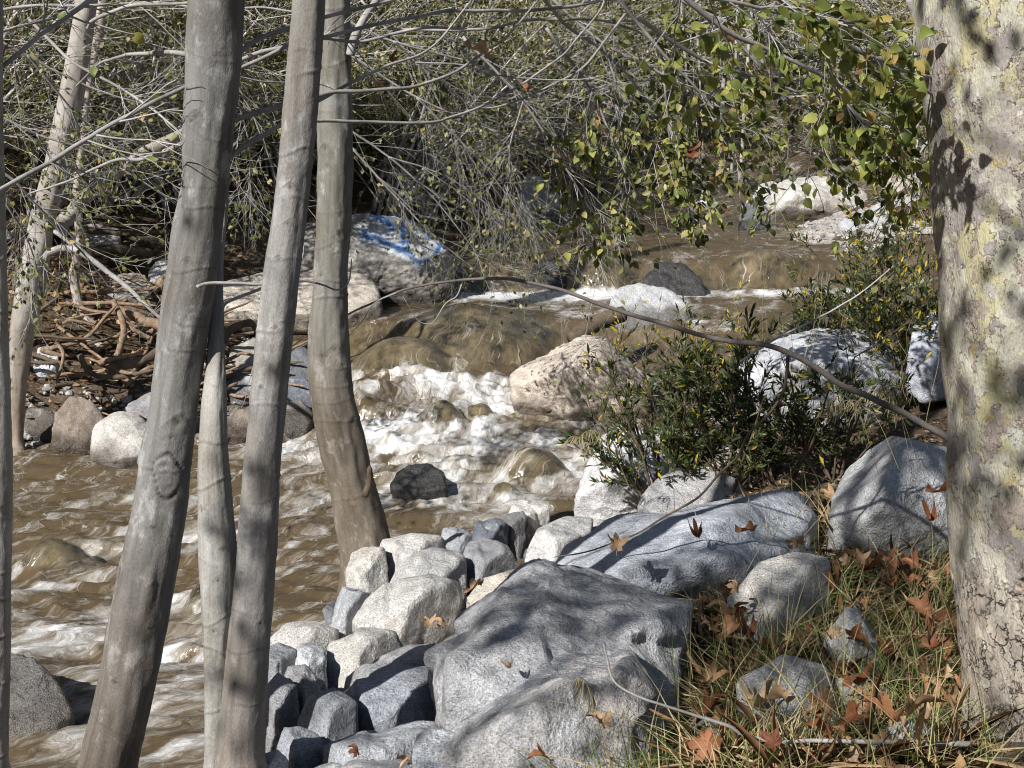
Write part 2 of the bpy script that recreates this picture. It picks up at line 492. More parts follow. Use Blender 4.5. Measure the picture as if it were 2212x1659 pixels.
def mat_water():
    m = M("muddy_water")
    p = m.pos()
    foam = m.attr("foam"); film = m.attr("film"); steep = m.attr("fast")
    fl = m.attr("flow", True)
    wv = m.noise(fl, 1.5, 3, .6, 0, "Color")
    w1 = m.vmath('ADD', fl, m.vmath('MULTIPLY', m.vmath('SUBTRACT', wv, (.5, .5, .5)), (.55, .8, .3)))
    wv2 = m.noise(fl, 9, 2, .6, 0, "Color")
    w2 = m.vmath('ADD', w1, m.vmath('MULTIPLY', m.vmath('SUBTRACT', wv2, (.5, .5, .5)), (.10, .14, .1)))
    big = m.noise(m.mp(w1, (1, .5, .3)), 1.7, 5, .62)
    mid = m.noise(m.mp(w2, (1, .36, .3), (4, 2, 0)), 5.5, 5, .62)
    fine = m.noise(m.mp(w2, (1, .7, .5), (1, 8, 0)), 30, 3, .62)
    e1 = m.vor(m.mp(w2, (1, .55, .3)), 4.2, 'DISTANCE_TO_EDGE')
    e2 = m.vor(m.mp(w2, (1, .6, .3), (3, 1, 0)), 11, 'DISTANCE_TO_EDGE')
    D = m.math('ADD', foam, m.math('MULTIPLY', m.math('SUBTRACT', big, .5), 1.25))
    wid = m.math('MAXIMUM', m.math('MULTIPLY', m.math('SUBTRACT', D, .18), .30), .0004)
    l1 = m.math('SUBTRACT', 1.0, m.math('DIVIDE', e1, wid), clamp=True)
    l2 = m.math('SUBTRACT', 1.0, m.math('DIVIDE', e2, m.math('MULTIPLY', wid, .9)), clamp=True)
    lace = m.math('MULTIPLY', m.math('MAXIMUM', m.math('MULTIPLY', l1, .8), m.math('MULTIPLY', l2, .9)), m.ramp(mid, [(.44, 0.0), (.60, .85)]))
    sol = m.math('ADD', D, m.math('MULTIPLY', m.math('SUBTRACT', mid, .5), 1.5))
    sol = m.math('ADD', sol, m.math('MULTIPLY', m.math('SUBTRACT', fine, .5), .35))
    sol = m.ramp(sol, [(.46, 0.0), (.66, .40), (1.0, 1.0)])
    glint_thread = m.noise(m.mp(w1, (26, 1.6, 2.0)), 1.0, 3, .6)  # white threads of the sheet, painting its vertical glints as well
    glint_thread = m.math('MULTIPLY', m.ramp(glint_thread, [(.56, 0.0), (.70, .55)]), m.math('MULTIPLY', film, steep))
    f = m.math('MAXIMUM', m.math('MAXIMUM', m.math('MULTIPLY', lace, .85), sol), glint_thread, clamp=True)
    mud = m.mix(m.noise(p, 1.1, 4, .6), (.066, .047, .026), (.128, .093, .052))
    fv = m.mix(m.ramp(m.noise(m.mp(p, (3.2, 3.2, 2)), 1, 6, .7), [(.36, 0.0), (.62, 1.0)]), (.022, .020, .014), (.19, .150, .085))
    fv = m.mix(1.0, fv, m.ramp(m.noise(m.mp(w1, (11, .9, 1.5)), 1, 4, .65), [(.3, .68), (.5, 1.0), (.7, 1.35)]), 'MULTIPLY')
    c = m.mix(film, mud, fv)
    c = m.mix(m.math('MULTIPLY', f, .96), c, m.mix(m.ramp(m.math('ADD', m.math('MULTIPLY', f, .5), m.math('MULTIPLY', mid, .5)), [(.35, 0.0), (.7, 1.0)]), (.52, .49, .43), (.70, .705, .71)))
    rip = m.noise(m.mp(w2, (1, .8, .6)), 7, 4, .58)
    rip2 = m.noise(m.mp(w2, (1, .8, .6)), 26, 3, .55)
    strm = m.noise(m.mp(w1, (15, 2, 3)), 1, 3, .55)
    h = m.math('ADD', m.math('MULTIPLY', rip, .9), m.math('MULTIPLY', rip2, .22))
    h = m.math('ADD', h, m.math('MULTIPLY', m.math('MULTIPLY', strm, film), .6))
    h = m.math('ADD', h, m.math('MULTIPLY', m.math('MULTIPLY', fine, f), .5))
    h = m.math('ADD', h, m.math('MULTIPLY', f, .4))
    nrm = m.bump(h, .48, .045)
    m.put(m.b.inputs['Coat Weight'], m.math('MULTIPLY', film, m.math('SUBTRACT', 1.0, f)))
    m.put(m.b.inputs['Coat Roughness'], .04)
    m.put(m.b.inputs['Coat Normal'], m.bump(m.math('ADD', m.noise(m.mp(w1, (9, 1.2, 2)), 1, 3, .5), m.math('MULTIPLY', rip2, .25)), .7, .06))
    return m.done(c, m.math('MULTIPLY_ADD', f, .45, .10), nrm, .5)

def mat_ground():
    m = M("soil")
    p = m.pos()
    big = m.noise(p, .8, 5, .65)
    fine = m.noise(p, 34, 5, .75)
    chips = m.vor(m.mp(p, (1, 1.7, 1)), 42, out="Color")
    cs = m.n("SeparateColor"); m.put(cs.inputs[0], chips)
    c = m.ramp(big, [(.3, (.055, .040, .026)), (.5, (.105, .078, .052)), (.7, (.19, .165, .13))])
    c = m.mix(m.ramp(cs.outputs[0], [(.55, 0.0), (.75, .7)]), c, m.ramp(cs.outputs[1], [(0, (.10, .05, .025)), (.5, (.24, .15, .08)), (.8, (.34, .29, .22)), (1, (.05, .035, .025))]))
    c = m.mix(1.0, c, m.ramp(fine, [(.3, .45), (.6, 1.2)]), 'MULTIPLY')
    h = m.math('ADD', fine, m.math('MULTIPLY', cs.outputs[2], .6))
    return m.done(c, .92, m.bump(h, .9, .03), .2)

def mat_plain(name, stops, scale=14, rough=.8, bump=.5, dist=.01, stretch=(1, 1, 1)):
    m = M(name)
    oc = m.vmath('ADD', m.coord(), m.math('MULTIPLY', m.oi("Random"), 19.0))
    n = m.noise(m.mp(oc, stretch), scale, 5, .7)
    c = m.ramp(n, stops)
    return m.done(c, rough, m.bump(n, bump, dist), .25)

MAT = {}
MAT['rock'] = mat_rock()
MAT['alder'] = mat_alder()
MAT['syc'] = mat_sycamore()
MAT['water'] = mat_water()
MAT['soil'] = mat_ground()
MAT['twig'] = mat_twig("grey_twig", (.22, .205, .19), (.56, .54, .52))
MAT['twig_far'] = mat_twig("pale_twig", (.28, .26, .24), (.66, .63, .60), 12)
MAT['branch'] = mat_twig("grey_branch", (.19, .175, .165), (.48, .46, .445), 60)
MAT['branch_dark'] = mat_twig("weathered_branch", (.085, .072, .064), (.23, .205, .185), 60)
MAT['stem_dark'] = mat_twig("brown_stem", (.07, .05, .035), (.18, .14, .10))
MAT['leaf'] = mat_leaf("alder_leaf", [(0, (.085, .12, .028)), (.35, (.18, .225, .055)), (.62, (.32, .35, .09)), (.90, (.44, .41, .12)), (.97, (.42, .28, .10)), (1, (.34, .17, .06))], "obj")
MAT['leaf_mid'] = mat_leaf("hanging_leaf", [(0, (.035, .045, .016)), (.4, (.10, .115, .035)), (.7, (.25, .25, .08)), (.92, (.46, .42, .18)), (1, (.42, .28, .13))])
MAT['leaf_far'] = mat_leaf("thicket_leaf", [(0, (.05, .065, .018)), (.3, (.13, .135, .045)), (.6, (.32, .30, .12)), (.88, (.60, .55, .32)), (1, (.58, .44, .24))])
MAT['leaf_shrub'] = mat_leaf("shrub_leaf", [(0, (.028, .045, .015)), (.5, (.075, .105, .034)), (.85, (.20, .22, .08)), (.93, (.42, .33, .03)), (1, (.50, .36, .03))])
MAT['grass'] = mat_leaf("grass_blade", [(0, (.06, .11, .02)), (.35, (.13, .20, .04)), (.5, (.26, .28, .09)), (.7, (.48, .41, .22)), (1, (.58, .50, .30))], trans=.25, rough=.55, spots=False)
MAT['litter'] = mat_leaf("leaf_litter", [(0, (.07, .035, .02)), (.4, (.20, .10, .045)), (.75, (.36, .22, .11)), (1, (.46, .35, .22))], trans=.1, rough=.7)
MAT['dry'] = mat_leaf("dry_sycamore_leaf", [(0, (.17, .065, .035)), (.4, (.30, .12, .055)), (.7, (.42, .23, .12)), (1, (.50, .36, .22))], "shade", trans=.18, rough=.6, sc=7)
MAT['wood'] = mat_plain("driftwood", [(.25, (.10, .065, .04)), (.5, (.24, .165, .11)), (.75, (.40, .32, .24))], 22, stretch=(1, .15, 1))
MAT['droplet'] = mat_plain("spray", [(0, (.8, .81, .82)), (1, (.85, .86, .87))], 5, rough=.2, bump=0)

# ------------------------------------------------------------------ ground and stream shape
LSH = np.array([(0, -11), (6, -9.5), (9, -8.2), (11.5, -6.6), (13.0, -5.2), (13.7, -4.2), (14.4, -2.95), (15.0, -2.45), (16.2, -2.7), (17.0, -3.6), (17.8, -2.6), (18.5, -1.3), (20, -.9), (23, -.6), (27, .2), (33, 4.4), (40, 7.0), (60, 14)])
RSH = np.array([(0, -6.5), (4, -4.2), (5, -2.75), (5.7, -2.0), (6.4, -1.55), (8.6, -1.55), (9.6, -1.25), (10.9, -.55), (11.8, .40), (12.6, 1.15), (14, 1.5), (15, 2.4), (16.5, 3.3), (18, 4.5), (20, 5.2), (22, 4.4), (25, 5.2), (28, 7.2), (33, 8.9), (40, 12), (60, 19)])
def xl(y): return np.interp(y, LSH[:, 0], LSH[:, 1])
def xr(y): return np.interp(y, RSH[:, 0], RSH[:, 1])

def water_level(x, y):
    y1 = y + 0.10 * (x + .5) - .25 * np.sin(x * 1.7)          # first step slants a little
    y2 = y - 0.05 * (x - 1)
    w = np.interp(y1, [0, 11.2, 13.4, 15.1, 15.75, 16.55, 18.5, 60], [0, 0, .20, .40, .46, .90, .93, .93])
    w = w + .34 * sstep(18.75, 19.35, y2)
    return w + np.interp(y, [0, 26, 29, 33, 37, 42, 60], [0, 0, .10, .22, .62, .9, 3])

def ground_h(x, y):
    x = np.asarray(x, float); y = np.asarray(y, float)
    w = water_level(x, y)
    dl = xl(y) - x
    dr = x - xr(y)
    depth = np.minimum(-dl, -dr)
    bed = w - .10 - .45 * sstep(0, 1.0, depth)
    pl = np.interp(y, [-5, 0, 3, 5, 8, 12, 20, 30, 45, 60, 100, 300], [2.3, 2.0, 1.5, .95, .90, .95, 1.7, 2.3, 6, 12, 24, 60])
    zr = w - .1 + (np.maximum(pl - w, .15) + .1) * sstep(-.3, np.interp(y, [0, 5.2, 6.2, 7.2, 8.3, 9.6, 11.5, 13.5, 16], [2.4, 2.5, 2.1, 2.4, 3.3, 4.1, 4.6, 3.0, 2.4]), dr) + .05 * np.maximum(dr - 1.2, 0) + .10 * np.maximum(dr - 8, 0)
    zl = w - .1 + .40 * np.maximum(dl, 0)
    zl = np.minimum(zl, w + 2.4 + .12 * dl)
    hill = np.maximum(0, y - 40) * .45 + .35 * np.maximum(0, dl - 9)
    z = np.where(dl > 0, zl + hill, np.where(dr > 0, zr, bed + hill * .9))
    return z

def axis(segs):
    out = []
    for a, b, d in segs: out.append(np.arange(a, b, d))
    return np.concatenate(out + [[segs[-1][1]]])

def grid_mesh(name, xs, ys, zf, mat, cull=None, attr_f=None):
    X, Y = np.meshgrid(xs, ys)
    x, y = X.ravel(), Y.ravel()
    z = zf(x, y)
    idx = np.arange(len(x)).reshape(len(ys), len(xs))
    q = np.stack([idx[:-1, :-1], idx[:-1, 1:], idx[1:, 1:], idx[1:, :-1]], -1).reshape(-1, 4)
    if cull is not None:
        keep = cull(x, y)
        q = q[keep[q].any(1)]
        used = np.zeros(len(x), bool); used[q.ravel()] = True
        remap = np.cumsum(used) - 1
        q = remap[q]
        x, y, z = x[used], y[used], z[used]
    at = attr_f(x, y, z) if attr_f else None
    return mesh_np(name, np.stack([x, y, z], 1), [q], mat, True, at)

def ground_z(x, y):
    z = ground_h(x, y)
    p = np.stack([x, y, z * 0], 1)
    near = sstep(120, 40, y)
    return z + near * (.10 * fbm(p * .9, 4, seed=3) + .035 * fbm(p * 5.0, 3, seed=5)) + .6 * fbm(p * .08, 3, seed=8) * sstep(40, 80, np.abs(y) + np.abs(x))

gm = grid_mesh("ground", axis([(-260, -40, 20), (-40, -10, 1.5), (-10, 10, .11), (10, 40, 1.5), (40, 260, 20)]), axis([(-60, 2, 4), (2, 30, .11), (30, 60, .5), (60, 300, 16)]), ground_z, MAT['soil'])
ground = tag(link("ground", gm), "dark brown soil of the stream banks strewn with litter", kind="structure")

def raycast(px, py):
    """first hit of a sheet pixel's ray with the bare ground"""
    d = ray(px, py)
    t = np.arange(3.0, 60, .03)
    p = np.array([0, 0, CAMZ]) + d[None] * t[:, None]
    h = np.maximum(ground_h(p[:, 0], p[:, 1]), water_level(p[:, 0], p[:, 1]) * 0 - 9)
    k = np.argmax(p[:, 2] < h)
    return p[k]

# ---- water: level + drowned boulders + standing waves
DOMES = []           # x, y, rx, ry, top
def dome(px, Y, wpx, ry, top):
    DOMES.append((P(px, 800, Y)[0], Y, pxw(wpx, Y) / 2, ry, top))
dome(1030, 16.65, 370, 1.05, 1.03)
dome(870, 15.75, 250, .62, .80)
dome(1150, 12.6, 200, .36, .34)
dome(950, 13.85, 130, .30, .50)
dome(1040, 14.0, 90, .25, .42)
dome(1290, 19.25, 190, .55, 1.36)
dome(1640, 19.45, 220, .5, 1.38)
dome(1090, 12.0, 90, .2, .16)
dome(90, 10.4, 220, .35, .16)
dome(420, 9.6, 120, .3, .12)

def dome_h(x, y):
    h = np.full(len(x), -9.0)
    for (cx, cy, rx, ry, top) in DOMES:
        q = ((x - cx) / rx) ** 2 + ((y - cy) / ry) ** 2
        hh = top - .62 * (1 - np.sqrt(np.clip(1 - np.minimum(q, 1), 0, 1))) - .8 * np.maximum(q - 1, 0)
        h = np.maximum(h, hh)
    return h

def churn(x, y):
    """how wild the water is"""
    c = .30 + 0 * x
    c += .9 * np.exp(-((y - 14.9) / 1.0) ** 2 - ((x + .6) / 2.2) ** 2)
    c += .55 * np.exp(-((y - 13.2) / 1.1) ** 2 - ((x + .8) / 2.0) ** 2)
    c += .3 * np.exp(-((y - 9.5) / 2.4) ** 2 - ((x + 3.2) / 2.2) ** 2)
    c -= .22 * np.exp(-((y - 17.4) / .9) ** 2)
    c -= .05 * sstep(19.5, 21, y) * sstep(29, 26, y)
    c += .5 * sstep(30, 33, y)
    return c

_fy = np.linspace(0, 60, 601)
_fF = np.concatenate([[0], np.cumsum(np.tan(np.interp(_fy, [0, 9, 11, 14, 20, 40], [.80, .78, .62, .30, .20, .40])) * .1)])[:601]
def flow_xy(x, y):
    """coordinates across (0) and along (1) the current"""
    return (x - np.interp(y, _fy, _fF)) * .85, y

def water_z(x, y):
    w = water_level(x, y)
    ch = np.clip(churn(x, y), .12, 1.4)
    u, v = flow_xy(x, y)
    p = np.stack([x, y, 0 * x], 1)
    q = np.stack([u * .8, v * 1.5, 0 * x], 1)
    n = fbm(q * .8, 2, seed=21)
    rid = .30 - np.abs(fbm(q * 1.5 + n[:, None] * .7, 2, seed=22))
    sm = fbm(q * 5.0 + n[:, None], 3, seed=25)
    rr = .30 - np.abs(fbm(q * 3.2 + sm[:, None] * .3, 2, seed=27))
    wave = ch * (.17 * n + .20 * rid + .11 * rr + .040 * sm)
    boil = np.exp(-((y - (15.0 - .10 * (x + .5))) / .42) ** 2 - ((x + .55) / 1.5) ** 2)
    sp = .45 - np.abs(fbm(np.stack([x * 3.4, y * 3.4, 0 * x], 1), 2, seed=31))
    sp2 = fbm(np.stack([x * 9, y * 9, 0 * x], 1), 2, seed=35)
    wave += boil * (.07 * sp + .022 * sp2)
    base = w + wave - .04
    dm = dome_h(x, y) + .05 * fbm(p * np.array([1.9, 1.0, 1]), 3, .4, seed=33)
    k = 16.0
    return np.log(np.exp(k * np.clip(base, -3, 8)) + np.exp(k * np.clip(dm, -3, 8))) / k - .01

def water_attr(x, y, z):
    w = water_level(x, y)
    dm = dome_h(x, y)
    up = water_level(x, y + .12)
    step = np.clip((up - w) / .06, 0, 1)                     # on a chute
    film = np.clip(sstep(-.05, .03, dm - w) + .6 * step, 0, 1)
    f = np.full(len(x), .36)
    yb = 15.0 - .10 * (x + .5)
    f += .34 * np.exp(-((y - yb + .1) / .6) ** 2 - ((x + .5) / 1.9) ** 2)         # foot of the first fall
    f += .50 * np.exp(-((y - 13.6) / 1.3) ** 2 - ((x + .9) / 2.0) ** 2)
    f += .30 * np.exp(-((y - 12.0) / 1.2) ** 2 - ((x + .4) / 1.4) ** 2)
    f += (.70 - .2 * sstep(1.5, 3, x)) * np.exp(-((y - 18.4 - .05 * x) / .36) ** 2) * sstep(-2.6, -1.6, x)        # foot of the second fall
    f += .26 * np.exp(-((y - 17.3) / .8) ** 2 - ((x - 1.6) / 1.6) ** 2)
    f += .26 * np.exp(-((y - 10.4) / 1.8) ** 2 - ((x + 3.4) / 1.8) ** 2)
    f += .24 * np.exp(-((y - 8.0) / 1.6) ** 2 - ((x + 2.4) / 1.6) ** 2)
    f += .25 * np.exp(-((y - 33.5) / 2.5) ** 2)
    f -= .06 * sstep(19.6, 20.6, y) * sstep(29, 27, y)
    f -= .40 * film
    u, v = flow_xy(x, y)
    f += .9 * np.clip(z - w - .04, -.1, .25) * np.clip(churn(x, y), 0, 1) * (1 - film)
    slope = np.clip((water_z(x, y + .05) - z) / .05, 0, 1)
    return {"foam": f, "film": film, "fast": sstep(.15, .7, slope), "flow": np.stack([u, v, z * .5], 1)}

wx = axis([(-11, -6.2, .12), (-6.2, 3.2, .026), (3.2, 9, .07), (9, 16, .3)])
wy = axis([(3.5, 6.4, .06), (6.4, 16.8, .026), (16.8, 20, .034), (20, 30, .09), (30, 46, .2)])
wm = grid_mesh("stream_water", wx, wy, water_z, MAT['water'], cull=lambda x, y: (x > xl(y) - .9) & (x < xr(y) + .9), attr_f=water_attr)
water = tag(link("stream_water", wm), "muddy brown rushing stream with white foam", kind="structure")

# ------------------------------------------------------------------ rocks
_ico = {}
def ico(level):
    if level not in _ico:
        bm = bmesh.new()
        bmesh.ops.create_icosphere(bm, subdivisions=level, radius=1)
        v = np.array([x.co[:] for x in bm.verts]); f = np.array([[y.index for y in x.verts] for x in bm.faces])
        bm.free()
        _ico[level] = (norm(v), f)
    return _ico[level]

def hull_planes(pts):
    bm = bmesh.new()
    for p in pts: bm.verts.new(p)
    r = bmesh.ops.convex_hull(bm, input=bm.verts)
    bm.normal_update()
    out = {}
    for f in bm.faces:
        n = np.array(f.normal[:])
        if np.linalg.norm(n) < .5: continue
        d = float(n @ np.array(f.verts[0].co[:]))
        out[tuple(np.round(np.append(n, d), 2))] = np.append(n, d)
    bm.free()
    pl = np.array(list(out.values()))
    c = np.mean(pts, axis=0)
    s = np.where(pl[:, :3] @ c > pl[:, 3], -1, 1)[:, None]     # normals outwards
    return pl * s

def faces_planes(pts, c, r_):
    """a flat top, a face to the light and one away from it"""
    base = np.array([[-.15, -.30, .92], [-.78, -.58, .22], [.74, -.62, .22], [.1, -.95, .3]])
    n = norm(base + r_.normal(0, .17, base.shape))
    sup = (pts @ n.T).max(0); dc = n @ c
    return np.column_stack([n, dc + (sup - dc) * r_.uniform([.66, .58, .60, .70], [.82, .80, .82, .9])])

def rock_surface(pts, level=5, p=22, chips=5, amp=.035, freq=1.7, seed=0, cracks=.0, cut=(.86, .97), block=False):
    """a boulder from a cloud of points: facets of its hull, worn edges, chips, roughness"""
    r_ = np.random.default_rng(seed + 100)
    pts = np.asarray(pts, float)
    lo, hi = pts.min(0), pts.max(0)
    c = .5 * (lo + hi) * .5 + pts.mean(0) * .5
    size = float(np.mean(hi - lo))
    pl = hull_planes(pts)
    if chips:
        n = norm(r_.normal(0, 1, (chips, 3)) + np.array([0, -.4, .4]))
        sup = (pts @ n.T).max(0)
        dc = n @ c
        d = dc + (sup - dc) * r_.uniform(*cut, chips)
        pl = np.vstack([pl, np.column_stack([n, d])])
    if block: pl = np.vstack([pl, faces_planes(pts, c, r_)])
    dv, f = ico(level)
    dirs = norm(dv * np.maximum(hi - lo, .3 * size))
    d = np.maximum(pl[:, 3] - pl[:, :3] @ c, .02 * size)
    q = np.maximum(dirs @ pl[:, :3].T / d[None], 1e-6)
    r = (q ** p).sum(1) ** (-1.0 / p)
    v = c + dirs * r[:, None]
    a = amp * size
    sd = seed * 7
    nn = fbm(v * (freq * 1.2 / size), 3, seed=sd) * 1.2 + .45 * fbm(v * (freq * 4 / size), 3, seed=sd + 4) + .34 * fbm(v * (freq * 12 / size), 3, .62, seed=sd + 5)
    disp = a * nn
    if level >= 6: disp = disp + .10 * a * fbm(v * (freq * 40 / size), 2, seed=sd + 31)
    if cracks:
        for k in range(3 if cracks < .0115 else 7):
            nk = norm(r_.normal(0, 1, 3) * np.array([1, .6, .7]))
            off = (v - c) @ nk - r_.uniform(-.3, .3) * size + .035 * size * fbm(v * (4 / size), 3, seed=sd + 6 + k)
            gate = sstep(-.05, .2, fbm(v * (1.3 / size), 2, seed=sd + 20 + k))
            disp = disp - cracks * size * gate * np.exp(-(off / (.006 * size)) ** 2)
            disp = disp + .016 * size * np.tanh(off / (.006 * size)) * gate
    return v + dirs * disp[:, None], f

def wetness(v, seed=0, up=.10):
    w = water_level(v[:, 0], v[:, 1])
    inwater = ((v[:, 0] > xl(v[:, 1]) - .5) & (v[:, 0] < xr(v[:, 1]) + .5)).astype(float)
    n = fbm(v * 3.0, 3, seed=seed)
    return sstep(up + .08, up - .04, v[:, 2] - w + .10 * n) * inwater

GREY = (.44, .44, .445, 1); PALE = (.53, .52, .505, 1); WHITE = (.61, .60, .585, 1); BLUE = (.33, .355, .39, 1)
TAN = (.50, .45, .385, 1); BROWN = (.30, .235, .175, 1); DARK = (.15, .155, .165, 1); PINK = (.60, .54, .48, 1)

def boulder(name, label, outline, Y, D=None, inner=(), color=GREY, level=5, lean=.75, sink=.30, cat="boulder", group=None, seed=None, extra=None, wet_up=.10, p=22, chips=5, amp=.030, cracks=0.0, attrs_f=None, cut=(.86, .97), block=False, grow=1.0):
    p = p * 2.6
    """outline: corners seen in the photograph; foot of the rock at depth Y, its top D*lean farther back"""
    if seed is None: seed = abs(hash_str(label)) % 997
    hulls = [(outline, Y, D, inner)] + list(extra or [])
    B = Batch()
    for k, (ol, y0, d0, inn) in enumerate(hulls):
        ol = np.array(ol, float)
        ol = ol.mean(0) + (ol - ol.mean(0)) * grow
        wpx = np.ptp(ol[:, 0])
        if d0 is None: d0 = pxw(wpx, y0) * .75
        top, bot = ol[:, 1].min(), ol[:, 1].max()
        cx, cy = ol.mean(0)
        pts = []
        for (x, y) in ol:
            t = (bot - y) / max(bot - top, 1)
            yy = y0 + lean * d0 * t
            pts.append(P(x, y, yy))
            b = P(cx + (x - cx) * .84, cy + (y - cy) * .80 + .03 * (bot - top), yy + d0 * .6)
            pts.append(b)
            if t < .45:
                lowp = P(x, y, yy); lowp[2] -= sink; lowp[1] += .1 * d0
                pts.append(lowp)
                b2 = b.copy(); b2[2] -= sink; pts.append(b2)
        for (x, y, dy) in inn: pts.append(P(x, y, y0 + dy))
        v, f = rock_surface(pts, level, p, chips, amp, seed=seed + 13 * k, cracks=cracks, cut=cut, block=block)
        B.add(v, [f], wet=wetness(v, seed, wet_up), blue=0.0, white=0.0)
    v = np.concatenate(B.v)
    if attrs_f:
        bl, wh = attrs_f(v); B.a["blue"], B.a["white"] = [bl], [wh]
    o_ = np.array([v[:, 0].mean(), v[:, 1].mean(), v[:, 2].min()])
    o = link(name, B.mesh(name, MAT['rock'], o_), loc=o_, color=color)
    return tag(o, label, cat, group)

def hash_str(s):
    h = 5381
    for c in s: h = (h * 33 + ord(c)) & 0x7FFFFFFF
    return h

def gray(a, b=1.0): return (a, a * .995, a * .99 * b, 1)

# --- graffiti boulder
def disp5(x, y): return (619 + x / 2.679, 442 + y / 2.679)
STROKES = [[(425, 175), (520, 200), (600, 235), (690, 268)], [(708, 180), (700, 250), (735, 305), (790, 335), (850, 305), (892, 235)], [(745, 145), (722, 200)], [(838, 165), (800, 225)],
           [(470, 75), (560, 112), (600, 150)], [(655, 130), (668, 200), (672, 225)], [(735, 150), (790, 140), (850, 150)], [(730, 75), (750, 90)]]
HALOS = STROKES + [[(480, 60), (580, 100), (655, 120), (672, 230)], [(520, 170), (600, 190), (660, 240)]]
def graffiti(v):
    """spray paint lies on the rock's front: strokes measured on its upright front plane"""
    front = (v[:, 1] < np.median(v[:, 1]) + .15)
    m_px = pxw(1, 17.7)
    def dist(strokes):
        best = np.full(len(v), 1e9)
        for s in strokes:
            s = np.array([P(*disp5(*q), 17.85)[[0, 2]] for q in s])
            for a, b in zip(s[:-1], s[1:]):
                ab = b - a
                t = np.clip(((v[:, 0] - a[0]) * ab[0] + (v[:, 2] - a[1]) * ab[1]) / (ab @ ab), 0, 1)
                best = np.minimum(best, np.hypot(v[:, 0] - a[0] - t * ab[0], v[:, 2] - a[1] - t * ab[1]))
        return best / m_px
    n = fbm(v * 7, 3, seed=77)
    bl = sstep(7.0, 3.4, dist(STROKES) + 2.2 * n) * (.85 + .3 * n) * front
    wh = sstep(23, 6, dist(HALOS) + 7 * n) * .8 * front
    return np.clip(bl, 0, 1), np.clip(wh, 0, 1)

boulder("graffiti_boulder", "large grey boulder sprayed with blue and white graffiti at the water's edge",
        [(590, 495), (680, 470), (790, 458), (880, 468), (948, 508), (990, 565), (975, 606), (935, 642), (860, 640), (740, 628), (610, 610)], 17.7, 1.5, inner=[(800, 560, -.15), (930, 560, -.05)], color=(.35, .34, .325, 1), level=7, lean=.45, attrs_f=graffiti, p=14)
boulder("boulder", "low pale slab lying in front of the graffiti boulder", [(462, 612), (560, 588), (680, 578), (780, 585), (825, 612), (836, 650), (760, 672), (600, 676), (470, 672)], 16.4, 1.1, color=(.60, .55, .48, 1), lean=1.0, p=12)
boulder("boulder", "pale blue-grey boulder left of the graffiti boulder", [(478, 510), (520, 480), (570, 488), (598, 520), (596, 568), (530, 575), (480, 560)], 18.3, .9, color=PALE)
# --- boulders round the falls
boulder("boulder", "pinkish sloping boulder beside the waterfall in front of the green shrub", [(1098, 806), (1140, 778), (1210, 742), (1268, 724), (1312, 728), (1355, 765), (1400, 812), (1405, 862), (1250, 868), (1180, 846), (1110, 832)], 13.9, 1.0, inner=[(1290, 760, -.12), (1240, 800, -.15)], color=(.60, .53, .46, 1), level=6, lean=.8, p=26)
boulder("boulder", "smooth white boulder between the two waterfalls", [(1312, 655), (1335, 620), (1385, 608), (1440, 620), (1490, 648), (1502, 690), (1450, 705), (1330, 700)], 16.3, .8, color=(.48, .50, .53, 1), p=10, chips=2)
boulder("boulder", "dark wet boulder at left of the upper fall", [(1132, 618), (1150, 570), (1190, 556), (1225, 585), (1222, 640), (1150, 645)], 18.6, .7, color=DARK, wet_up=.8, p=10)
boulder("boulder", "dark wet boulder splitting the upper fall behind the white boulder", [(1388, 600), (1420, 562), (1475, 566), (1520, 600), (1536, 650), (1470, 672), (1400, 655)], 18.1, .8, color=(.17, .18, .20, 1), wet_up=.8, p=9)
boulder("boulder", "small dark rock breaking the rapids in midstream", [(842, 1046), (856, 1016), (888, 1000), (930, 998), (960, 1018), (972, 1050), (900, 1060)], 11.75, .4, color=DARK, wet_up=.6, p=10)
boulder("boulder", "smooth half-drowned boulder in brown water at the bottom left corner", [(-60, 1500), (-30, 1420), (20, 1398), (80, 1425), (135, 1478), (165, 1540), (120, 1580), (0, 1590)], 7.35, .6, color=(.40, .41, .43, 1), wet_up=.34, p=8, chips=1, level=6)
boulder("boulder", "dark rock at the left end of the first fall behind the curved trunk", [(636, 760), (665, 735), (700, 745), (705, 800), (650, 808)], 15.3, .5, color=BLUE, wet_up=.3)
# --- far upstream
boulder("boulder", "big cream boulder standing in the stream far upstream", [(1660, 462), (1664, 410), (1690, 386), (1760, 380), (1830, 386), (1870, 410), (1884, 450), (1800, 466)], 25.2, 1.6, inner=[(1720, 420, -.3)], color=(.68, .65, .60, 1), p=16)
boulder("boulder", "pale rounded rock leaning on the left of the cream boulder", [(1608, 440), (1630, 402), (1665, 388), (1690, 400), (1685, 455), (1625, 455)], 25.8, .8, color=PALE, p=12)
boulder("boulder", "round dark grey boulder before the cream boulder", [(1594, 468), (1600, 440), (1625, 428), (1652, 436), (1668, 462), (1660, 486), (1615, 490)], 23.5, .7, color=(.20, .205, .215, 1), p=9, chips=2)
boulder("boulder", "long pale slab slanting up beside the gravel bar", [(1808, 482), (1850, 455), (1920, 430), (1975, 412), (1990, 450), (1930, 476), (1840, 497)], 21.5, .9, color=PALE, p=14)
boulder("boulder", "white jagged rock on the far left bank upstream", [(1112, 465), (1118, 400), (1140, 370), (1172, 382), (1215, 430), (1232, 462), (1170, 478)], 25.5, 1.0, color=WHITE, p=26)
boulder("boulder", "low white rock in the stream upstream of the dark boulder", [(1490, 448), (1505, 434), (1535, 430), (1560, 442), (1555, 454)], 26.5, .5, color=WHITE)
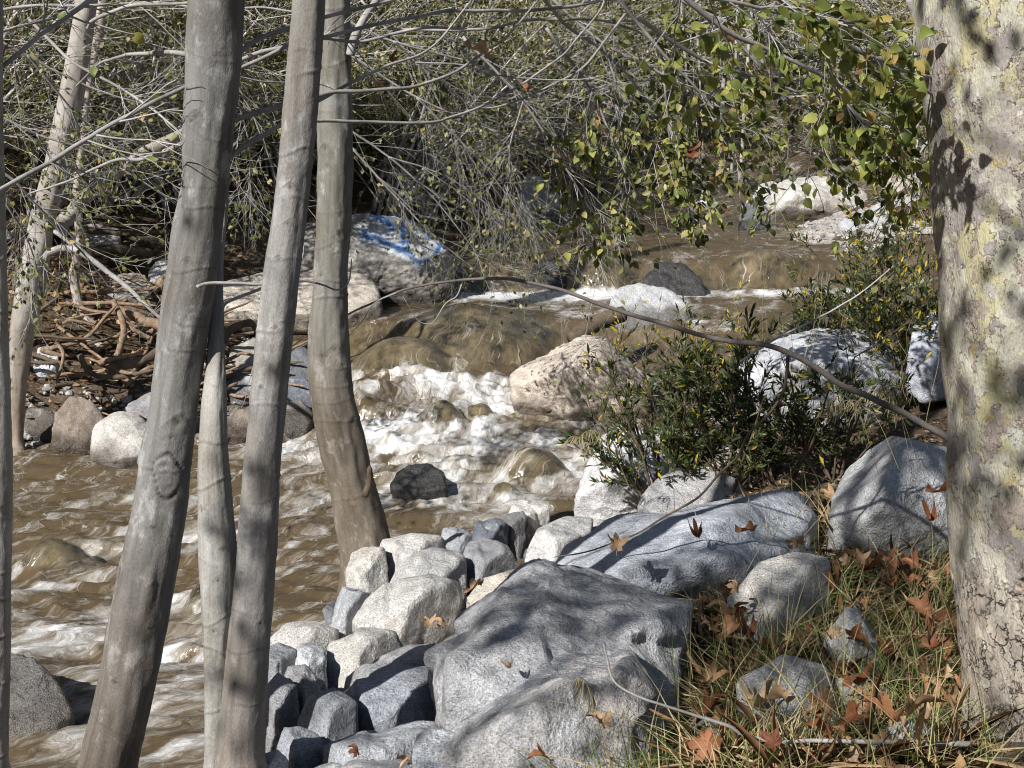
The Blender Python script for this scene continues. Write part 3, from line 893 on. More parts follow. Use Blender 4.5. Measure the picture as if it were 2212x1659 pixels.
boulder("boulder", "pale rock under the leaves at the far right bend", [(1905, 400), (1930, 360), (1985, 372), (2010, 415), (1985, 430), (1920, 425)], 24.0, .9, color=PINK)
boulder("boulder", "brown boulder at the far head of the stream", [(1765, 322), (1785, 296), (1825, 292), (1850, 312), (1840, 330), (1785, 334)], 37.0, 1.3, color=TAN)
# --- right bank, behind and around the shrub
boulder("boulder", "large grey-white boulder behind the leafy shrub on the right bank", [(1560, 830), (1610, 770), (1700, 712), (1760, 700), (1850, 702), (1930, 730), (1962, 790), (1965, 860), (1800, 880), (1600, 870)], 11.4, 1.3, inner=[(1720, 780, -.2), (1850, 790, -.15)], color=(.56, .58, .61, 1), level=6, p=16)
boulder("boulder", "pale angular rock half hidden behind the mottled trunk", [(1960, 770), (1975, 700), (2010, 668), (2080, 660), (2110, 720), (2090, 790), (2000, 800)], 11.2, .8, color=(.55, .55, .57, 1))
boulder("boulder", "sunlit white rock below the shrub at the water's edge", [(1238, 1085), (1268, 1000), (1300, 938), (1345, 912), (1400, 930), (1440, 985), (1445, 1070), (1380, 1112), (1270, 1110)], 10.1, .8, inner=[(1330, 1010, -.15)], color=(.70, .665, .63, 1), level=6, p=18)
boulder("boulder", "grey rock wedged behind the long ridge rock under the shrub", [(1375, 1085), (1420, 1030), (1500, 1008), (1570, 1020), (1625, 1060), (1620, 1100), (1500, 1120), (1400, 1110)], 8.9, .7, color=(.40, .40, .41, 1), level=5)
boulder("boulder", "big speckled grey boulder left of the mottled trunk", [(1790, 1120), (1802, 1050), (1815, 1008), (1880, 955), (1950, 925), (1998, 914), (2050, 955), (2075, 1040), (2078, 1150), (1940, 1175), (1830, 1160)], 7.2, .75, inner=[(1900, 1010, -.05), (1880, 1090, -.18), (2000, 1000, 0)], color=(.48, .485, .49, 1), level=6, p=40, chips=7, cut=(.76, .93), amp=.014)
boulder("boulder", "long pale ridge rock running across the right bank", [(1195, 1215), (1235, 1170), (1290, 1138), (1390, 1110), (1500, 1098), (1600, 1072), (1700, 1056), (1745, 1064), (1772, 1120), (1775, 1190), (1660, 1270), (1520, 1340), (1380, 1340), (1230, 1290)], 6.55, 1.3, inner=[(1500, 1180, -.02), (1620, 1150, 0), (1340, 1200, 0)], color=(.47, .475, .48, 1), level=6, lean=.85, p=40, chips=9, cut=(.74, .92), amp=.013, cracks=.012)
# --- foreground
boulder("boulder", "huge sloping grey boulder filling the middle of the foreground",
        [(912, 1408), (1000, 1340), (1090, 1272), (1150, 1215), (1182, 1198), (1215, 1236), (1320, 1248), (1440, 1282), (1500, 1290), (1502, 1420), (1480, 1560), (1420, 1700), (1180, 1720), (1000, 1650), (945, 1572), (925, 1490)], 4.75, 1.7,
        inner=[(1250, 1330, .85), (960, 1420, .42), (1380, 1360, .75), (1010, 1560, .02)], color=(.41, .41, .415, 1), level=7, lean=.88, p=44, chips=11, cut=(.72, .92), amp=.014, cracks=.012, sink=.4,
        extra=[([(1150, 1470), (1210, 1425), (1330, 1410), (1420, 1440), (1490, 1520), (1480, 1690), (1200, 1720), (950, 1690), (930, 1640), (990, 1560), (1080, 1500)], 4.66, .75, [(1240, 1500, .1), (1180, 1560, .06)])])
boulder("boulder", "wedge of grey rock at the foot of the huge boulder", [(888, 1640), (895, 1585), (940, 1570), (1000, 1580), (1030, 1630), (1010, 1690), (900, 1690)], 4.72, .4, color=(.50, .505, .51, 1))
FG = [
 ("blocky pale rock touching the curved trunk's foot", [(748, 1240), (760, 1195), (790, 1183), (828, 1192), (838, 1232), (815, 1262), (765, 1258)], 8.6, .35, (.55, .56, .55, 1)),
 ("long pale rock behind the blocky rock by the curved trunk", [(812, 1205), (830, 1165), (890, 1152), (955, 1158), (968, 1190), (920, 1225), (850, 1238)], 8.75, .45, (.58, .58, .58, 1)),
 ("rounded pale rock between the water and the leaf-filled crack", [(838, 1258), (870, 1212), (930, 1190), (990, 1196), (1015, 1230), (985, 1268), (900, 1275)], 8.2, .5, (.52, .51, .49, 1)),
 ("square grey block standing at the brown water's edge", [(716, 1345), (720, 1285), (745, 1256), (790, 1262), (808, 1290), (775, 1345), (735, 1362)], 7.85, .35, (.45, .46, .47, 1)),
 ("large pale rock with a shaded right face and a leaf beside it", [(760, 1360), (800, 1300), (860, 1252), (930, 1240), (990, 1262), (985, 1320), (930, 1360), (850, 1378)], 7.45, .55, (.56, .555, .54, 1)),
 ("dark angular rock above the leaf-filled crack", [(998, 1215), (1010, 1172), (1045, 1158), (1095, 1180), (1112, 1205), (1060, 1235)], 8.5, .4, (.30, .31, .33, 1)),
 ("pale flat-topped rock below the long ridge rock", [(1138, 1190), (1165, 1140), (1225, 1114), (1285, 1118), (1290, 1140), (1220, 1195)], 8.6, .5, (.56, .555, .545, 1)),
 ("tan stone lying beside the red leaf", [(1010, 1290), (1050, 1245), (1110, 1228), (1150, 1235), (1110, 1290), (1040, 1312)], 7.6, .35, (.55, .49, .41, 1)),
 ("dark block at the edge of the foam", [(1022, 1162), (1030, 1128), (1070, 1118), (1098, 1135), (1088, 1168)], 9.6, .3, (.21, .22, .24, 1)),
 ("small dark rock near the white stones by the foam", [(1085, 1140), (1095, 1112), (1128, 1106), (1142, 1128), (1125, 1148)], 9.8, .25, (.22, .225, .24, 1)),
 ("small half-lit rock at the water left of the dark block", [(952, 1170), (962, 1146), (1000, 1142), (1028, 1155), (1015, 1176)], 9.7, .25, (.40, .40, .40, 1)),
 ("white stone beside the foam", [(1095, 1112), (1110, 1085), (1150, 1078), (1188, 1092), (1178, 1118), (1130, 1122)], 10.1, .3, (.66, .66, .65, 1)),
 ("thin white ledge at the water beside the twin trunks", [(572, 1385), (620, 1352), (680, 1345), (730, 1358), (720, 1385), (640, 1398)], 7.5, .35, (.58, .58, .575, 1)),
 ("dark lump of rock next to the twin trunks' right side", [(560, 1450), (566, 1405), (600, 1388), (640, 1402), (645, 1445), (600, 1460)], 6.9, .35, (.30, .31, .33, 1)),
 ("small sunlit block split from the flat pale rock", [(640, 1440), (645, 1395), (668, 1380), (700, 1400), (698, 1450), (665, 1460)], 6.75, .3, (.52, .525, .53, 1)),
 ("flat pale rock with a cracked left end", [(702, 1440), (712, 1385), (780, 1362), (850, 1370), (872, 1400), (800, 1440), (740, 1458)], 6.8, .45, (.54, .54, .53, 1)),
 ("narrow dark slab in the shadow left of the huge boulder", [(740, 1462), (800, 1430), (880, 1396), (935, 1392), (930, 1440), (840, 1470), (770, 1482)], 6.35, .4, (.33, .345, .37, 1)),  # shade put into the base colour: darker and bluer than the lit rocks
 ("broad blue-grey slab shaded by the trunks", [(725, 1500), (770, 1465), (860, 1445), (940, 1440), (960, 1500), (940, 1555), (850, 1565), (760, 1545)], 5.95, .5, (.36, .375, .40, 1)),  # base colour blued and darkened to carry the trunks' shade
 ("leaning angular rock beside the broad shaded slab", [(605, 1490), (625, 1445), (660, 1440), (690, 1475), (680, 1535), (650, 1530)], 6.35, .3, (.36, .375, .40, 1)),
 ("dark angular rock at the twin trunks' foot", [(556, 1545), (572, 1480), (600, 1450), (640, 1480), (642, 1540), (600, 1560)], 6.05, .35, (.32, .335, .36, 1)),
 ("cracked low rock in front of the broad slab", [(640, 1560), (665, 1505), (720, 1490), (768, 1520), (760, 1570), (700, 1590)], 5.75, .35, (.33, .34, .36, 1)),
 ("long striped slab at the bottom of the foreground", [(675, 1640), (700, 1610), (800, 1580), (900, 1556), (950, 1560), (960, 1600), (880, 1625), (760, 1655)], 5.2, .4, (.47, .475, .48, 1)),
 ("squat stone below the cracked low rock", [(600, 1610), (615, 1575), (650, 1568), (690, 1585), (685, 1620), (630, 1628)], 5.45, .25, (.35, .365, .39, 1)),
 ("flat stone cut by the bottom edge of the picture", [(720, 1690), (760, 1650), (860, 1640), (930, 1660), (940, 1710), (760, 1720)], 4.75, .35, (.46, .465, .47, 1)),
 ("rounded stone at the bottom edge near the red leaf", [(600, 1690), (640, 1655), (720, 1640), (760, 1670), (740, 1720), (620, 1720)], 4.85, .3, (.42, .43, .44, 1)),
 ("small pale stone left of the rounded bottom stone", [(556, 1670), (565, 1632), (600, 1618), (622, 1640), (610, 1680)], 5.15, .2, (.45, .47, .50, 1)),
 ("tall pale rock rising from the grass", [(1565, 1400), (1580, 1290), (1640, 1220), (1720, 1185), (1790, 1200), (1800, 1290), (1740, 1400), (1640, 1440)], 6.0, .55, (.50, .49, .475, 1)),
 ("pointed stone in the grass near the mottled trunk", [(1775, 1440), (1790, 1370), (1830, 1320), (1885, 1330), (1905, 1400), (1880, 1470), (1810, 1480)], 5.6, .35, (.42, .42, .425, 1)),
 ("grey stone sunk in the grass below the pointed stone", [(1780, 1520), (1800, 1470), (1860, 1455), (1920, 1490), (1920, 1550), (1830, 1560)], 5.15, .3, (.38, .38, .385, 1)),
 ("pale stone edging the huge boulder's right side in the grass", [(1470, 1700), (1478, 1580), (1510, 1540), (1560, 1560), (1575, 1640), (1560, 1710)], 4.75, .35, (.44, .445, .45, 1)),
 ("flat grey stone showing through the thin grass beside the huge boulder", [(1585, 1560), (1600, 1465), (1690, 1415), (1790, 1440), (1805, 1540), (1700, 1590)], 4.95, .4, (.44, .44, .44, 1)),
 ("pale stone in the grass just above the fallen stick", [(1880, 1640), (1895, 1575), (1960, 1550), (2030, 1580), (2030, 1650), (1950, 1670)], 4.5, .3, (.47, .465, .455, 1)),
 ("low stone at the right foot of the long ridge rock", [(1640, 1290), (1660, 1215), (1720, 1180), (1770, 1200), (1775, 1260), (1720, 1300)], 6.6, .35, (.44, .44, .44, 1)),
]
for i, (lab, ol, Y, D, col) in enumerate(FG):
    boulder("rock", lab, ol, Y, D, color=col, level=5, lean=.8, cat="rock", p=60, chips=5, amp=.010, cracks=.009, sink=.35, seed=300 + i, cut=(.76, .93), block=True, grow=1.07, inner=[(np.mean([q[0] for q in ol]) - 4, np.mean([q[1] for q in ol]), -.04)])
# --- left bank
LB = [
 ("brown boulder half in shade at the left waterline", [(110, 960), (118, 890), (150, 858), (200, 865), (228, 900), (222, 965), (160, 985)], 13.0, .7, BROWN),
 ("round pale boulder at the left waterline behind the big trunk", [(193, 965), (202, 915), (240, 886), (300, 884), (335, 920), (335, 985), (250, 996)], 12.7, .7, (.60, .59, .57, 1)),
 ("grey boulder low on the left bank between trunks", [(270, 880), (290, 850), (345, 838), (380, 870), (370, 905), (290, 905)], 13.5, .6, (.42, .40, .38, 1)),
 ("white stone on the left bank below the leaning trunk", [(92, 768), (105, 742), (140, 736), (162, 752), (150, 778), (110, 782)], 14.6, .4, WHITE),
 ("round white stone beside the leaning trunk's foot", [(64, 790), (75, 752), (105, 744), (128, 760), (122, 790), (85, 802)], 14.1, .4, (.63, .63, .62, 1)),
 ("tan stone in front of the driftwood heap", [(122, 785), (140, 745), (190, 732), (232, 742), (236, 775), (180, 798)], 14.4, .5, (.60, .54, .46, 1)),
 ("small white stone behind the tan stone", [(140, 735), (152, 712), (175, 706), (192, 722), (185, 738)], 15.0, .3, WHITE),
 ("pale boulder up the slope under the thicket", [(238, 445), (250, 400), (290, 385), (335, 398), (340, 440), (290, 466)], 18.4, .9, (.58, .55, .53, 1)),
 ("flat pale rock on the dark slope behind the thin sapling", [(118, 520), (150, 488), (205, 478), (262, 492), (258, 520), (190, 535)], 17.3, .7, (.55, .51, .46, 1)),
 ("white rock peeping out left of the big trunk", [(318, 590), (335, 565), (368, 552), (385, 580), (375, 615), (335, 620)], 16.6, .5, WHITE),
 ("grey rock above the driftwood heap", [(205, 625), (230, 600), (290, 585), (330, 600), (320, 630), (240, 642)], 16.0, .6, (.45, .43, .41, 1)),
 ("pale blue boulder seen between the pair of trunks", [(478, 840), (495, 795), (530, 780), (570, 795), (590, 840), (560, 862), (500, 862)], 14.6, .6, (.46, .48, .52, 1)),
 ("tan slab tilted between the pair of trunks", [(486, 790), (500, 750), (550, 730), (575, 745), (565, 780), (515, 800)], 15.2, .5, (.50, .46, .40, 1)),
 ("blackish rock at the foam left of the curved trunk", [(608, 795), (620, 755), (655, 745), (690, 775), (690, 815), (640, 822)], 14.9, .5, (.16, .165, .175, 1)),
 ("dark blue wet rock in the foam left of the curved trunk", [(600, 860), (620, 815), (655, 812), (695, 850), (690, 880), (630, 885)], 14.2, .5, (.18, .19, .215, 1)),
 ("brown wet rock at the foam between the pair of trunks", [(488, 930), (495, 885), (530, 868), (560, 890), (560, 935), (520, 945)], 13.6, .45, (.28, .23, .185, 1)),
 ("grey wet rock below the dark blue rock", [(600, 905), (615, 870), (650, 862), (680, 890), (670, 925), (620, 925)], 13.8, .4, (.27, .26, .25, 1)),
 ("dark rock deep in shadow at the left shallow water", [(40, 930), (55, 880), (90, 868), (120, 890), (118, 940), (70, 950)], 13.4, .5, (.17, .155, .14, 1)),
]
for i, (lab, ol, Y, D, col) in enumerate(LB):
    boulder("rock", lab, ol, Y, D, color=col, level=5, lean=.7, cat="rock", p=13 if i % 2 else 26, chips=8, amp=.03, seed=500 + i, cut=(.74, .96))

# --- filler stones: a few shapes, many copies
STONES = []
for k in range(8):
    r_ = np.random.default_rng(900 + k)
    pts = norm(r_.normal(0, 1, (16, 3))) * np.array([1, .8, .6]) * r_.uniform(.8, 1.1, (16, 1))
    v, f = rock_surface(pts, 4, 70 if k < 6 else 12, 6 if k < 6 else 2, .02, seed=40 + k, cut=(.65, .95))
    STONES.append(mesh_np("stone", v * .5, [f], MAT['rock'], True, {"wet": np.zeros(len(v)), "blue": np.zeros(len(v)), "white": np.zeros(len(v))}))

def scatter_stones(n, region, size, label, group, cols, name="stone", sinkf=.2):
    made = 0
    while made < n:
        x, y = region()
        z = float(ground_h(np.array([x]), np.array([y]))[0])
        s = rng.uniform(*size) * rng.uniform(.7, 1.2)
        c = cols[rng.integers(len(cols))]
        j = rng.uniform(.85, 1.15)
        o = link(name, STONES[rng.integers(8)], loc=(x, y, z + s * .5 * .35 - s * sinkf * .4), rot=(rng.normal(0, .35), rng.normal(0, .35), rng.uniform(0, 6.28)), scale=(s * rng.uniform(.8, 1.3), s * rng.uniform(.8, 1.2), s * rng.uniform(.6, 1.0)), color=(c[0] * j, c[1] * j, c[2] * j, 1))
        tag(o, label, "stone", group)
        made += 1

def reg_right_shore():
    y = rng.uniform(6.2, 12.2); return xr(y) + rng.uniform(-.05, 1.35), y
def reg_fg():
    y = rng.uniform(4.6, 7.2); return rng.uniform(-1.2, -.2), y
def reg_mid():
    y = rng.uniform(8.4, 11.4); return xr(y) + rng.uniform(.15, 2.2), y
def reg_crack():
    t = rng.random(); p = G(1000 + 190 * t + rng.normal(0, 22), 1335 - 140 * t + rng.normal(0, 16), .75); return p[0], p[1]
def reg_right_up():
    y = rng.uniform(12, 18); return xr(y) + rng.uniform(-.1, 1.3), y
def reg_bar():
    y = rng.uniform(20.5, 24.5); return xr(y) + rng.uniform(-.2, 1.5), y
def reg_left():
    y = rng.uniform(13.2, 16.8); return xl(y) - rng.uniform(-.25, 1.1), y
def reg_left_up():
    y = rng.uniform(14.5, 20); return xl(y) - rng.uniform(1.0, 3.5), y
def reg_far():
    y = rng.uniform(27, 40); return (xl(y) - rng.uniform(-.2, 1.2), y) if rng.random() < .5 else (xr(y) + rng.uniform(-.2, 1.5), y)
scatter_stones(55, reg_right_shore, (.08, .26), "small grey broken stone wedged between the rocks of the right shore", "small stones along the right shore", [GREY, BLUE, (.5, .5, .5, 1), PALE])
scatter_stones(50, reg_mid, (.14, .42), "angular grey stone in the rubble between the ridge rock and the water", "rubble by the ridge rock", [GREY, PALE, BLUE, (.25, .26, .28, 1), PALE])
scatter_stones(16, reg_crack, (.08, .22), "small stone lodged in the leaf-filled crack behind the huge boulder", "stones in the crack", [GREY, TAN, PALE])
scatter_stones(30, reg_fg, (.05, .16), "small blue-grey stone in the shadowed gaps beside the twin trunks", "small stones by the twin trunks", [BLUE, GREY, (.3, .31, .33, 1)])
scatter_stones(20, reg_right_up, (.10, .40), "grey stone on the right bank upstream of the shrub", "stones on the right bank upstream", [GREY, PALE, TAN])
scatter_stones(45, reg_bar, (.06, .22), "small stone of the gravel bar below the cream boulder", "stones of the gravel bar", [GREY, PALE, BLUE, DARK])
scatter_stones(46, reg_left, (.08, .34), "small stone at the left waterline near the driftwood", "stones along the left waterline", [GREY, TAN, BROWN, (.22, .21, .2, 1), PALE])
scatter_stones(20, reg_left_up, (.08, .30), "small stone scattered on the dark left slope", "stones on the left slope", [TAN, PALE, BROWN, GREY])
scatter_stones(30, reg_far, (.15, .6), "grey stone beside the stream far upstream under the trees", "stones far upstream", [GREY, PALE, TAN, BLUE])

# ------------------------------------------------------------------ trunks
def trunk(rows, Y, base=None, top=None, ds=.006, sides=60, scars=(), burls=(), ring_gap=.16, seed=0, lump=.035, lowz=None, res_top=None, ring_amp=.0022, Yfun=None):
    """rows: (py, left px, right px) from the photograph, top to bottom. base / top: extra (point, radius) ends beyond the frame"""
    cen, rad = [], []
    for (py, l, r) in rows[::-1]:
        yy = Y if Yfun is None else Yfun(py)
        cen.append(P((l + r) / 2, py, yy)); rad.append(pxw(r - l, yy) / 2)
    for (pt, rr) in (base or []): cen.insert(0, np.array(pt, float)); rad.insert(0, rr)
    for (pt, rr) in (top or []): cen.append(np.array(pt, float)); rad.append(rr)
    key = np.column_stack([np.array(cen), rad])
    L = np.linalg.norm(np.diff(key[:, :3], axis=0), axis=1).sum()
    n = int(L / ds)
    cum = np.concatenate([[0], np.cumsum(np.linalg.norm(np.diff(key[:, :3], axis=0), axis=1))])
    c4 = np.stack([np.interp(np.linspace(0, cum[-1], n), cum, key[:, k]) for k in range(4)], 1)
    w_ = max(3, int(.13 * max(rad[len(rad) // 2] / .1, .6) / ds) // 2 * 2 + 1)
    w_ = min(w_, (n // 3) // 2 * 2 + 1)
    ker = np.ones(w_) / w_
    h_ = w_ // 2
    for _ in range(2):
        for k in range(4):
            pad = np.concatenate([2 * c4[0, k] - c4[h_:0:-1, k], c4[:, k], 2 * c4[-1, k] - c4[-2:-h_ - 2:-1, k]])
            c4[:, k] = np.convolve(pad, ker, 'valid')
    c, r = c4[:, :3], np.maximum(c4[:, 3], .004)
    s = np.concatenate([[0], np.cumsum(np.linalg.norm(np.diff(c, axis=0), axis=1))])
    tan = norm(np.gradient(c, axis=0))
    e1 = norm(np.array([[1.0, 0, 0]]) - tan[:, :1] * tan)
    e2 = np.cross(tan, e1)
    th = np.linspace(0, 2 * np.pi, sides, endpoint=False) + np.pi / 2
    S, TH = np.meshgrid(s, th, indexing='ij')
    R = np.repeat(r[:, None], sides, 1)
    arc = (((TH - np.pi / 2) % (2 * np.pi)) - np.pi) * R            # 0 in front, +- at the back seam
    q = np.stack([np.cos(TH) * 1.2, np.sin(TH) * 1.2, S * 2.2], -1).reshape(-1, 3)
    disp = lump * R * fbm(q, 3, seed=seed).reshape(S.shape) * 2.0
    q2 = np.stack([np.cos(TH) * 5 * R / .1, np.sin(TH) * 5 * R / .1, S * 16], -1).reshape(-1, 3)
    disp += .0016 * fbm(q2, 2, seed=seed + 2).reshape(S.shape)
    mark = np.zeros_like(S)
    r_ = np.random.default_rng(seed + 5)
    h = 0.05
    while h < s[-1]:
        wobl = .012 * np.sin(TH + r_.uniform(0, 6.3)) + .006 * np.sin(3 * TH + r_.uniform(0, 6.3)) + r_.normal(0, .02) * np.cos(TH)
        d = S - h - wobl
        span = .5 + .5 * np.tanh(3 * (np.cos(TH - r_.uniform(0, 6.3)) + r_.uniform(-.2, 1.1)))
        g = np.exp(-(d / .006) ** 2) * span
        disp += ring_amp * r_.uniform(.4, 1.6) * g
        mark = np.maximum(mark, .42 * r_.uniform(.3, 1) * np.exp(-((d + .007) / .0042) ** 2) * span)
        h += ring_gap * r_.uniform(.35, 1.8)
    zc = c[:, 2]
    def at_row(py):
        yy = Y if Yfun is None else Yfun(py)
        pz = P(1106, py, yy)[2]
        return np.interp(pz, zc, s)
    for (py, off, size) in scars:                        # off: -1 .. 1 across the visible width
        s0 = at_row(py)
        a0 = math.asin(max(-.98, min(.98, off))) * np.interp(s0, s, r)
        du, dv = (arc - a0) / size, (S - s0) / size
        eye = np.exp(-(du / .38) ** 2 - ((dv + .1) / .5) ** 2)
        brow = np.exp(-((dv - .75 + 1.0 * np.abs(du) ** 1.2) / .16) ** 2) * (np.abs(du) < 1.8) * np.exp(-(du / 1.6) ** 4)
        disp += size * (.10 * np.exp(-(du / .9) ** 2 - (dv / 1.0) ** 2) - .16 * eye + .07 * brow)
        mark = np.maximum(mark, np.clip(.95 * np.exp(-(du / .26) ** 2 - ((dv + .1) / .36) ** 2) + .6 * brow, 0, 1))
    for (py, off, size) in burls:
        s0 = at_row(py)
        a0 = math.asin(off) * np.interp(s0, s, r)
        du, dv = (arc - a0) / size, (S - s0) / size
        wob = .20 * fbm(np.stack([du * .9, dv * .9, 0 * du + 4], -1).reshape(-1, 3), 2, seed=seed + 8).reshape(S.shape)
        dd = np.sqrt(du ** 2 + (dv * .72 + .25 * du) ** 2) + wob
        body = sstep(1.08, .8, dd)
        disp += size * (.05 * body - .10 * np.exp(-((dd - 1.02) / .06) ** 2)) + .0015 * np.cos(dd * 15) * body
        mark = np.maximum(mark, np.clip(.85 * np.exp(-((dd - 1.02) / .07) ** 2) + .22 * body * (.5 + .5 * np.cos(dd * 15 + 2)), 0, 1))
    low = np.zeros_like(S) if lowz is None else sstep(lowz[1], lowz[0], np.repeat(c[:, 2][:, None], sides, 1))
    RR = R + disp
    v = c[:, None] + e1[:, None] * (np.cos(TH) * RR)[..., None] + e2[:, None] * (np.sin(TH) * RR)[..., None]
    idx = np.arange(n * sides).reshape(n, sides)
    i0, i1 = idx[:-1], idx[1:]
    quads = np.stack([i0, np.roll(i0, -1, 1), np.roll(i1, -1, 1), i1], -1).reshape(-1, 4)
    bark = np.stack([np.cos(TH) * R, S, np.sin(TH) * R], -1).reshape(-1, 3)
    return v.reshape(-1, 3), [quads], {"mark": mark.ravel(), "low": low.ravel(), "bark": bark}, c, r

def put_trunk(parent, tr, mat, color, name="trunk"):
    v, f, at, c, r = tr
    o_ = np.array(parent.location)
    return link(name, mesh_np(name, v - o_, f, mat, True, at), parent, color=color)

def put_branch(parent, path, r0, r1, mat=None, n=40, sides=8, seed=0, name="branch"):
    v, f, c, r = stick_geo(path, r0, r1, n, sides, seed=seed)
    o_ = np.array(parent.location)
    o = link(name, mesh_np(name, v - o_, f, mat or MAT['branch']), parent)
    return o, c

def pxpath(pts, Y0, Y1=None):
    """pixel polyline at depths running from Y0 to Y1"""
    Y1 = Y0 if Y1 is None else Y1
    n = len(pts)
    return np.array([P(x, y, Y0 + (Y1 - Y0) * i / max(n - 1, 1)) for i, (x, y) in enumerate(pts)])

AG = (.215, .212, .208, 1)
# alder with the biggest trunk at left; second stem added along a cast-shadow edge
t1 = root("alder_tree", P(200, 1760, 5.25), "thickest grey alder trunk at left with round bark scars", "tree")
rows = [(-40, 408, 528), (100, 402, 520), (200, 402, 512), (300, 398, 500), (400, 396, 490), (480, 392, 482), (600, 372, 468), (700, 350, 450), (800, 336, 436), (900, 322, 426), (1000, 303, 414), (1100, 284, 402), (1200, 262, 388), (1300, 243, 374), (1400, 222, 356), (1500, 202, 335), (1600, 178, 312), (1660, 162, 300)]
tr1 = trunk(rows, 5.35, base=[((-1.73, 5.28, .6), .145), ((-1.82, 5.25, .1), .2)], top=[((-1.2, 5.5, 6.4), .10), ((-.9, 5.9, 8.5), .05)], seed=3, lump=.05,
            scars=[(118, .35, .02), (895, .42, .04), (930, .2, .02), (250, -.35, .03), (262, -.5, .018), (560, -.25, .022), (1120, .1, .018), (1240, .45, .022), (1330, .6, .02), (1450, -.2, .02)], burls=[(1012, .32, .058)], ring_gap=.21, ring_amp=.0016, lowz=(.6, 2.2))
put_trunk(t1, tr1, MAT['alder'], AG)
rows = [(380, 396, 424), (440, 384, 424), (500, 370, 418), (560, 364, 412), (640, 350, 410), (720, 341, 405), (800, 334, 400), (900, 321, 390)]
tr1b = trunk(rows, 5.42, base=[(P(352, 1000, 5.42), .10)], top=[(P(418, 300, 5.5), .03), (P(430, 220, 5.6), .02)], seed=9, lump=.03, ring_gap=.3)
put_trunk(t1, tr1b, MAT['alder'], AG, "stem")  # extra stem standing in for the shadow line down the trunk
put_branch(t1, pxpath([(504, 120), (560, 85), (635, 56), (720, 33), (796, 15), (900, -12)], 5.35, 6.0), .0105, .0055, seed=2)
put_branch(t1, pxpath([(500, 260), (560, 240), (635, 220), (709, 201), (780, 197), (850, 194), (900, 186), (954, 168), (1010, 138), (1066, 101), (1110, 62), (1160, 0)], 5.35, 6.3), .0105, .0035, n=60, seed=3)
put_branch(t1, pxpath([(462, 372), (500, 338), (560, 298), (620, 258), (672, 224), (709, 205), (760, 178), (820, 149), (870, 130), (917, 112), (960, 72), (1018, 0)], 5.3, 6.2), .0105, .0035, n=60, seed=4)
put_branch(t1, pxpath([(427, 621), (445, 615), (470, 612), (515, 611), (560, 614), (610, 612), (664, 608), (700, 615), (728, 625), (750, 613), (756, 585), (758, 558)], 5.15, 5.4), .007, .0022, n=70, seed=5, name="twig")
put_branch(t1, pxpath([(408, 300), (350, 332), (300, 345), (240, 350), (150, 390), (60, 420)], 5.5, 6.6), .010, .004, seed=6)
put_branch(t1, pxpath([(404, 118), (340, 114), (284, 116), (240, 128), (213, 138), (160, 190)], 5.5, 6.8), .010, .004, seed=7)

# leaves used one by one: an ovate leaf with a folded midrib
def leaf_mesh(mat, wide=.6, curl=.12, fold=.22, serr=.03, seed=0, name="leaf"):
    r_ = np.random.default_rng(seed)
    rows_ = np.array([0, .10, .28, .5, .72, .88, 1.0])
    wid = np.array([.015, .30, .50, .49, .34, .15, .0]) * wide * 2
    v, f = [], []
    for i, (t, w) in enumerate(zip(rows_, wid)):
        z = -curl * (t - .3) ** 2 * 2
        w = w * (1 + serr * r_.normal())
        v += [(-w / 2, t + .02 * r_.normal() * (0 < i < 6), z + fold * w / 2 + .02 * r_.normal()), (0, t, z), (w / 2, t + .02 * r_.normal() * (0 < i < 6), z + fold * w / 2 + .02 * r_.normal())]
    for i in range(6):
        a = i * 3
        f += [(a, a + 1, a + 4, a + 3), (a + 1, a + 2, a + 5, a + 4)]
    v = np.array(v)
    st = np.array([(-.008, -.28, .02), (.008, -.28, .02), (.008, .02, 0), (-.008, .02, 0)])
    n = len(v)
    f.append((n, n + 1, n + 2, n + 3))
    return mesh_np(name, np.vstack([v, st]), [np.array(f)], mat)
LEAVES = [leaf_mesh(MAT['leaf'], .62 + .07 * k, .1 + .09 * k, .15 + .1 * k, seed=k) for k in range(4)]
LEAVES += [leaf_mesh(MAT['leaf'], .30, .3, .5, seed=8), leaf_mesh(MAT['leaf'], .45, -.25, .35, seed=9)]

def put_leaf(parent, pos, direc, size, up=None, name="leaf", me=None):
    y = Vector(direc).normalized()
    u = Vector(up if up is not None else rng.normal(0, .5, 3) + np.array([-.3, -.45, .6]))
    x = y.cross(u)
    if x.length < 1e-4: x = Vector((1, 0, 0))
    x.normalize(); z = x.cross(y)
    from mathutils import Matrix
    R = Matrix((x, y, z)).transposed()
    o = bpy.data.objects.new(name, me or LEAVES[rng.integers(len(LEAVES))])
    COL.objects.link(o)
    o.parent = parent
    o.rotation_euler = R.to_euler()
    o.location = Vector(pos) - parent.location
    o.scale = (size, size, size)
    return o

def near_point(c, t): return c[int(round(t * (len(c) - 1)))]

